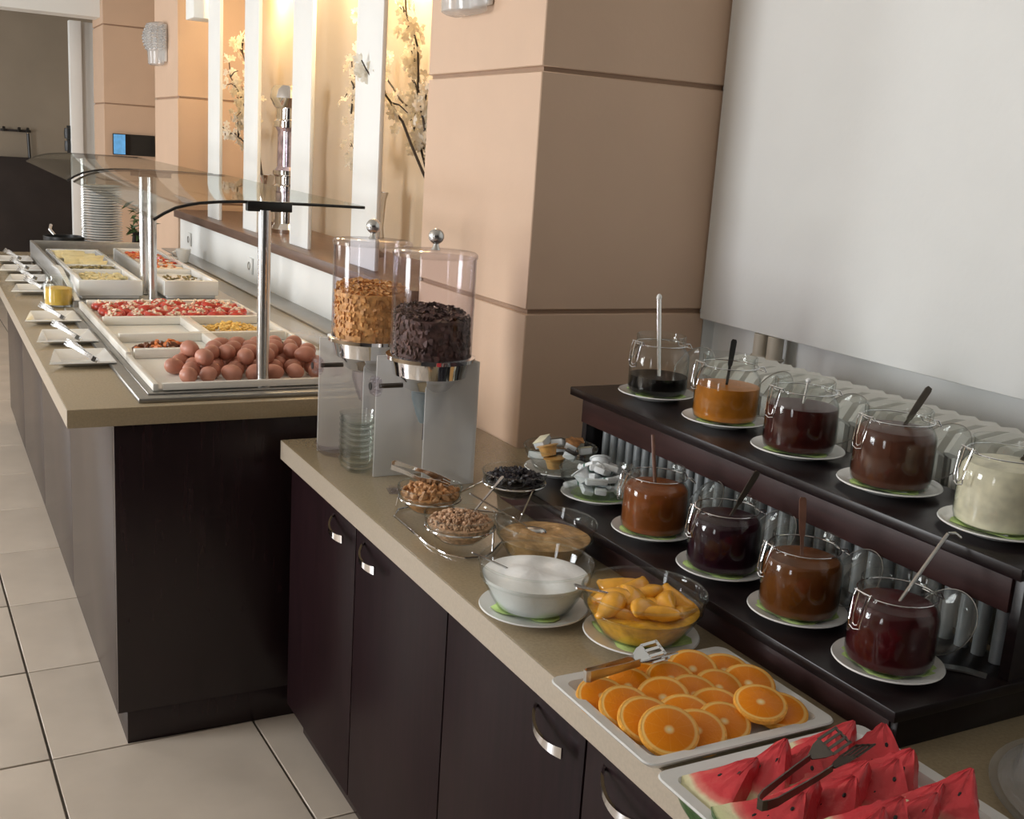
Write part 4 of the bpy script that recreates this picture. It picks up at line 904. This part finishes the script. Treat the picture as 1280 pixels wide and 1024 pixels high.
# cereal dispensers
def dispenser(ax, ay, cer, lv, label, seed):
    d = empty('cereal_dispenser', (ax, ay, HN+0.0005)); tag(d, label, 'dispenser', 'cereal dispensers'); z = lambda q: q-HN-0.0005
    G().add(box(-0.115, 0.105, 0.054, 0.060, 0, z(1.188), 0.002)).build('far_panel', 'frosted', d)
    G().add(box(-0.035, 0.105, -0.060, -0.054, 0, z(1.188), 0.002)).build('near_panel', 'frosted', d)
    G().add(box(0.099, 0.105, -0.053, 0.053, 0, z(1.188), 0.002)).build('back_panel', 'frosted', d)
    G().add(lathe([(0.099, z(1.186)), (0.108, z(1.188)), (0.108, z(1.197)), (0.098, z(1.199)), (0.099, z(1.186))], 48)).build('collar', 'chrome', d)
    G().add(lathe([(0.098, z(1.186)), (0.094, z(1.172)), (0.090, z(1.150)), (0.072, z(1.138)), (0.062, z(1.118)), (0.044, z(1.108)), (0, z(1.108))], 48)).build('chrome_cup', 'chrome', d)
    G().add(lathe([(0.042, z(1.107)), (0.042, z(1.09)), (0.030, z(1.05)), (0.022, z(1.03)), (0.019, z(1.03)), (0.027, z(1.05)), (0.039, z(1.09)), (0.039, z(1.107))], 32)).build('outlet', 'blue_paddle' if seed == 1 else 'plastic_clear', d)
    G().add(box(-0.012, 0.006, -0.003, 0.003, z(0.985), z(1.04), 0.002)).build('outlet_flap', 'dark_brown_and_shade', d)
    G().add(lathe([(0.0985, z(1.199)), (0.0985, z(1.432)), (0.0955, z(1.432)), (0.0955, z(1.199))], 64)).build('cylinder', 'plastic_clear', d)
    l = G().add(lathe([(0, z(1.433)), (0.101, z(1.433)), (0.101, z(1.441)), (0.095, z(1.446)), (0, z(1.448))], 56)).build('lid', 'plastic_clear', d)
    G().add(lathe([(0, z(1.4485)), (0.012, z(1.4485)), (0.008, z(1.455)), (0.006, z(1.462))]+[(0.0185*math.sin(PI*q/12), z(1.480)-0.0185*math.cos(PI*q/12)) for q in range(2, 12)]+[(0, z(1.4985))], 24)).build('knob', 'steel', l)
    # turning knob on its shaft towards the guest
    G().add(tube([(-0.07, 0, z(1.125)), (-0.128, 0, z(1.125))], 0.006, 10)).build('shaft', 'dark_metal', d)
    kn = G().add(lathe([(0, -0.012), (0.017, -0.012), (0.017, 0.012), (0, 0.012)], 16), TR((-0.138, 0, z(1.125)), (0, PI/2, 0)))
    for k in range(6):
        a = 2*PI*k/6; kn.add(ico(2, 0.011, 0.008, 0.008), TR((-0.138, 0.018*math.cos(a), z(1.125)+0.018*math.sin(a))))
    kn = kn.build('turn_knob', 'plastic_clear', d)
    G().add(lathe([(0, 0), (0.009, 0), (0.009, 0.002), (0, 0.002)], 16), TR((-0.1505, 0, z(1.125)), (0, -PI/2, 0))).build('knob_cap', 'black_plastic', kn)
    random.seed(seed); g = G(); g.add(lathe([(0, z(1.187)), (0.088, z(1.187)), (0.0885, z(lv)-0.012), (0.05, z(lv)-0.006), (0, z(lv)-0.002)], 40))
    n = 1100
    for k in range(n):
        a = rr(0, 2*PI)
        if k < 800: q = rr(0.084, 0.091); zz = rr(z(1.200), z(lv)-0.006+0.012*math.sin(a))
        else: q = 0.086*math.sqrt(rr(0, 1)); zz = z(lv)+rr(-.006, .012)*(1-q/0.12)+0.010*math.sin(a)*q/0.09
        s = rr(0.0045, 0.0085)
        v = [(-s, -s*.6, 0), (0, -s*.8, s*.35), (s, -s*.4, 0), (s*.9, s*.5, s*.1), (0, s*.8, s*.4), (-s*.9, s*.5, 0)]
        T = TR((min(q, 0.090)*math.cos(a), min(q, 0.090)*math.sin(a), zz), (rr(-.6, .6), PI/2+rr(-.7, .7), a) if k < 800 else (rr(-.8, .8), rr(-.8, .8), rr(0, 6)))
        top = [tuple(Vector(p)) for p in v]; bot = [(p[0]*.9, p[1]*.9, p[2]-s*.22) for p in v]
        g.add((top+bot, [(0, 1, 2, 3, 4, 5), (11, 10, 9, 8, 7, 6)]+[(i, i+6, (i+1) % 6+6, (i+1) % 6) for i in range(6)]), T)
    stuff(g.build('cereal', cer, d, smooth=25))
dispenser(0.228, -0.455, 'choco_cereal', 1.300, 'front cereal dispenser filled with dark chocolate flakes', 1)
dispenser(0.172, -0.190, 'cornflakes', 1.325, 'rear cereal dispenser filled with golden cornflakes', 2)
# stack of small glass bowls, dish under the rear dispenser
bm_ = G().add(lathe([(0, 0), (0.026, 0), (0.044, 0.014), (0.049, 0.030), (0.050, 0.034), (0.047, 0.034), (0.042, 0.015), (0.024, 0.0035), (0, 0.003)], 36)).mesh('dessert_bowl', 'glass')
for k in range(9):
    o = link('dessert_bowl', bm_, None, (0.098, -0.335, HN+0.0005+k*0.0145)); tag(o, 'small glass dessert bowl, ' + nth(k, 9, 'bottom', 'top') + ' of the stack by front dispenser', 'bowl', 'stacked dessert bowls')
tag(G().add(lathe([(0, 0), (0.05, 0), (0.062, 0.012), (0.066, 0.026), (0.062, 0.028), (0.058, 0.014), (0, 0.004)], 36)).build('drip_dish', 'plastic_clear', None, (0.110, -0.165, HN+0.0005)), 'clear dish below the outlet of the rear dispenser', 'dish')

# orange tray
def tray(name, x0, x1, y0, y1, label):
    t = empty(name, ((x0+x1)/2, (y0+y1)/2, HN+0.0005)); tag(t, label, 'tray'); hx, hy = (x1-x0)/2, (y1-y0)/2
    def rnd(hx, hy, r, z, n=6):
        return [(sx*(hx-r)+r*math.cos(a), sy*(hy-r)+r*math.sin(a), z) for sx, sy, a0 in ((1, 1, 0), (-1, 1, PI/2), (-1, -1, PI), (1, -1, 1.5*PI)) for a in [a0+PI/2*i/n for i in range(n+1)]]
    rows = [rnd(hx-0.022, hy-0.022, 0.012, 0), rnd(hx-0.016, hy-0.016, 0.014, 0.004), rnd(hx-0.002, hy-0.002, 0.020, 0.016), rnd(hx, hy, 0.020, 0.019), rnd(hx-0.002, hy-0.002, 0.018, 0.021), rnd(hx-0.020, hy-0.020, 0.014, 0.0195), rnd(hx-0.030, hy-0.030, 0.012, 0.006)]
    n = len(rows[0]); v = sum(rows, []); f = [(a*n+i, a*n+(i+1) % n, (a+1)*n+(i+1) % n, (a+1)*n+i) for a in range(len(rows)-1) for i in range(n)]
    f += [tuple(range(n-1, -1, -1)), tuple(range((len(rows)-1)*n, len(rows)*n))]
    G().add((v, f)).build('tray_body', 'melamine', t, smooth=35)
    return t
tray('fruit_tray', -0.036, 0.300, -1.800, -1.528, 'white rectangular tray of orange slices')
tray('fruit_tray', -0.040, 0.325, -2.110, -1.812, 'white rectangular tray of watermelon wedges')
sl = G().add(lathe([(0, -0.0045), (0.0405, -0.0045), (0.0425, -0.003), (0.0425, 0.003), (0.0405, 0.0045), (0, 0.0045)], 40)).mesh('orange_slice', 'orange_flesh')
rd = G().add(lathe([(0.0402, -0.0047), (0.0432, -0.0032), (0.0436, 0), (0.0432, 0.0032), (0.0402, 0.0047), (0.0400, 0.0)], 40)).mesh('rind', 'rind_orange')
random.seed(17)
cd = math.atan2(-0.85, -0.47)       # slices lean towards the room
OR = [(0.050, -1.745, 0.030, 0.46), (0.098, -1.748, 0.020, 0.36), (0.150, -1.742, 0.021, 0.36), (0.218, -1.738, 0.036, 0.26), (0.250, -1.745, 0.022, 0.2),
      (0.045, -1.700, 0.024, 0.40), (0.110, -1.702, 0.018, 0.36), (0.168, -1.700, 0.018, 0.36),
      (0.040, -1.655, 0.022, 0.40), (0.028, -1.610, 0.018, 0.36), (0.105, -1.655, 0.024, 0.46), (0.160, -1.660, 0.020, 0.40), (0.205, -1.660, 0.024, 0.40), (0.255, -1.668, 0.026, 0.36),
      (0.080, -1.600, 0.020, 0.40), (0.150, -1.612, 0.026, 0.30), (0.200, -1.600, 0.028, 0.42), (0.258, -1.608, 0.018, 0.30), (0.120, -1.575, 0.016, 0.2)]
ORW = ['front row']*5+['second row']*3+['third row']*6+['back row']*5; ORI = [0, 1, 2, 3, 4, 0, 1, 2, 0, 1, 2, 3, 4, 5, 0, 2, 3, 4, 1]; ORN = {'front row': 5, 'second row': 3, 'third row': 6, 'back row': 5}
for q_, (x, y, z, ti) in enumerate(OR):
    x -= 0.016
    a = cd+rr(-.25, .25); ax = Vector((-math.sin(a), math.cos(a), 0))
    R = Matrix.Rotation(ti, 3, ax) @ Matrix.Rotation(rr(0, 6), 3, 'Z')
    o = link('orange_slice', sl, None, (x, y, HN+z)); o.rotation_euler = R.to_euler(); s = rr(0.88, 0.98); o.scale = (s, s, 1)
    tag(o, 'round orange slice in the white tray, ' + nth(ORI[q_], ORN[ORW[q_]], 'left', 'right') + ' in the ' + ORW[q_], 'orange slice', 'orange slices in the tray'); link('rind', rd, o)
def tongs(name, p0, p1, gap, label, w=1.0, mat='steel'):
    a, b_ = Vector(p0), Vector(p1); d = b_-a; L_ = d.length; X = d.normalized(); Z0 = Vector((0, 0, 1)); Y = Z0.cross(X).normalized(); Z = X.cross(Y)
    o = empty(name, a); o.rotation_euler = Matrix((X, Y, Z)).transposed().to_euler(); tag(o, label, 'tongs')
    for s_ in (-1, 1):
        P = [(0.005, s_*0.006, 0), (0.02, s_*gap*0.55, 0), (L_*0.45, s_*gap*0.8, 0), (L_*0.62, s_*gap*0.85, 0)]
        arm = G().add(strip(P, [0.018*w, 0.016*w, 0.012*w, 0.012*w], 0.0018, (0, 0, 1))).build('arm', mat, o)
        g = G().add(strip([(L_*0.62, s_*gap*0.85, 0), (L_*0.72, s_*gap*0.85, 0), (L_*0.80, s_*gap*0.85, 0)], [0.010*w, 0.030*w, 0.036*w], 0.0018, (0, 1, 0.5*s_)))
        for q in (-0.015, -0.005, 0.005, 0.015): g.add(strip([(L_*0.79, s_*gap*0.85+q*w, q*w*.5*s_), (L_, s_*gap*0.85+q*w, q*w*.5*s_)], 0.0048*w, 0.0018, (0, 1, 0.5*s_)))
        g.add(strip([(L_*0.985, s_*gap*0.85-0.017*w, -0.0085*w*s_), (L_*0.985, s_*gap*0.85+0.017*w, 0.0085*w*s_)], 0.005*w, 0.0018, (1, 0, 0)))
        g.build('head', mat, arm)
    G().add(strip([(0.006, -0.006, 0), (0, -0.003, 0), (0, 0.003, 0), (0.006, 0.006, 0)], 0.018*w, 0.0018, (0, 0, 1))).build('spring_bend', mat, o)
tongs('serving_tongs', (-0.008, -1.590, HN+0.048), (0.150, -1.575, HN+0.055), 0.010, 'steel fork tongs lying on the orange tray')

# watermelon wedges: a sector with rind, standing tip up and leaning
def wedge_mesh(ang, thick, nm):
    R = 0.118; n = 14; m = 9; v = []; f = []; idx = {}
    def P(i, j, s_):
        r = R*(0.045+0.955*j/m); a = -ang/2+ang*i/n; e = 0.7+0.3*min(1, (j+0.5)/2.5)
        t = thick/2*e*(1-0.12*(abs(2*i/n-1)**6))
        q = 0.0016 if 0 < j < m else 0.0007
        return (r*math.sin(a)+rr(-q, q), -r*math.cos(a)+rr(-q, q), s_*(t+rr(-q, q)))
    for s_ in (-1, 1):
        for j in range(m+1):
            for i in range(n+1): idx[i, j, s_] = len(v); v.append(P(i, j, s_))
        for j in range(m):
            for i in range(n): f.append((idx[i, j, s_], idx[i+1, j, s_], idx[i+1, j+1, s_], idx[i, j+1, s_]))
    for j in range(m): f += [(idx[0, j, -1], idx[0, j+1, -1], idx[0, j+1, 1], idx[0, j, 1]), (idx[n, j, -1], idx[n, j+1, -1], idx[n, j+1, 1], idx[n, j, 1])]
    for i in range(n): f += [(idx[i, 0, -1], idx[i+1, 0, -1], idx[i+1, 0, 1], idx[i, 0, 1]), (idx[i, m, -1], idx[i+1, m, -1], idx[i+1, m, 1], idx[i, m, 1])]
    return G().add((v, f)).mesh(nm, 'melon_flesh', 50)
wm = [wedge_mesh(1.05, 0.026, 'watermelon_wedge'), wedge_mesh(0.92, 0.030, 'watermelon_wedge'), wedge_mesh(1.2, 0.024, 'watermelon_wedge')]
sm = []
for k in range(3):
    random.seed(90+k); g = G()
    for _ in range(5):
        t = rr(0.035, 0.085); a = rr(-0.26, 0.26); s_ = random.choice((-1, 1)); g.add(ico(1, 0.0026, 0.0042, 0.0018), TR((t*math.sin(a), -t*math.cos(a), s_*(0.024, 0.028, 0.022)[k]*0.5), (0, 0, a)))
    sm.append(g.mesh('seeds', 'seed_black'))
random.seed(4)
def wedge(x, y, ztip, lean, yaw, k, lab):
    # local -y points to the rind; stand up (rind down), lean over, then turn
    R = Matrix.Rotation(yaw, 3, 'Z') @ Matrix.Rotation(lean, 3, 'Y') @ Matrix(((0, 0, 1), (1, 0, 0), (0, 1, 0)))
    o = link('watermelon_wedge', wm[k], None, (x, y, HN+ztip)); o.rotation_euler = R.to_euler()
    tag(o, lab, 'watermelon', 'watermelon wedges in the tray'); stuff(link('seeds', sm[k], o))
for r_, (y, x0, n, z, row) in enumerate(((-1.872, 0.085, 6, 0.060, 'back row'), (-1.958, 0.070, 6, 0.066, 'middle row'), (-2.045, 0.075, 6, 0.070, 'front row'))):
    for i in range(n):
        wedge(x0+i*0.043+rr(-.008, .008), y+rr(-.012, .012), z+rr(-.010, .008)-(0.008 if i == 0 else 0), (1.22 if i == 0 else 1.06)+rr(-.16, .10), 0.30+rr(-.38, .38), random.randrange(3), 'red watermelon wedge in the tray, ' + nth(i, n, 'left', 'right') + ' in the ' + row)
tongs('serving_tongs', (-0.045, -2.018, HN+0.098), (0.158, -1.958, HN+0.105), 0.018, 'dark steel fork tongs lying across the watermelon wedges', w=0.72, mat='dark_metal')

# clear cake dome at the right edge
c = empty('cake_dome', (0.535, -2.125, HN+0.0005)); c.scale = (1.06, 1.06, 1.06); tag(c, 'clear plastic dome over a steel plate at lower right edge', 'cake dome')
G().add(lathe([(0, 0), (0.165, 0), (0.185, 0.008), (0.187, 0.011), (0.165, 0.006), (0, 0.005)], 64)).build('plate', 'dome_plastic', c)
G().add(lathe([(0.176, 0.012), (0.172, 0.016), (0.160, 0.018), (0.154, 0.030), (0.150, 0.075), (0.135, 0.115), (0.09, 0.145), (0.0, 0.155), (0.0, 0.152), (0.088, 0.142), (0.132, 0.113), (0.147, 0.074), (0.151, 0.030), (0.158, 0.015), (0.176, 0.012)], 64)).build('dome', 'dome_plastic', c)
G().add(lathe([(0.100, 0.0065), (0.105, 0.012), (0.104, 0.060), (0.09, 0.070), (0, 0.072)], 40)).build('cake', 'dark_brown_and_shade', c)
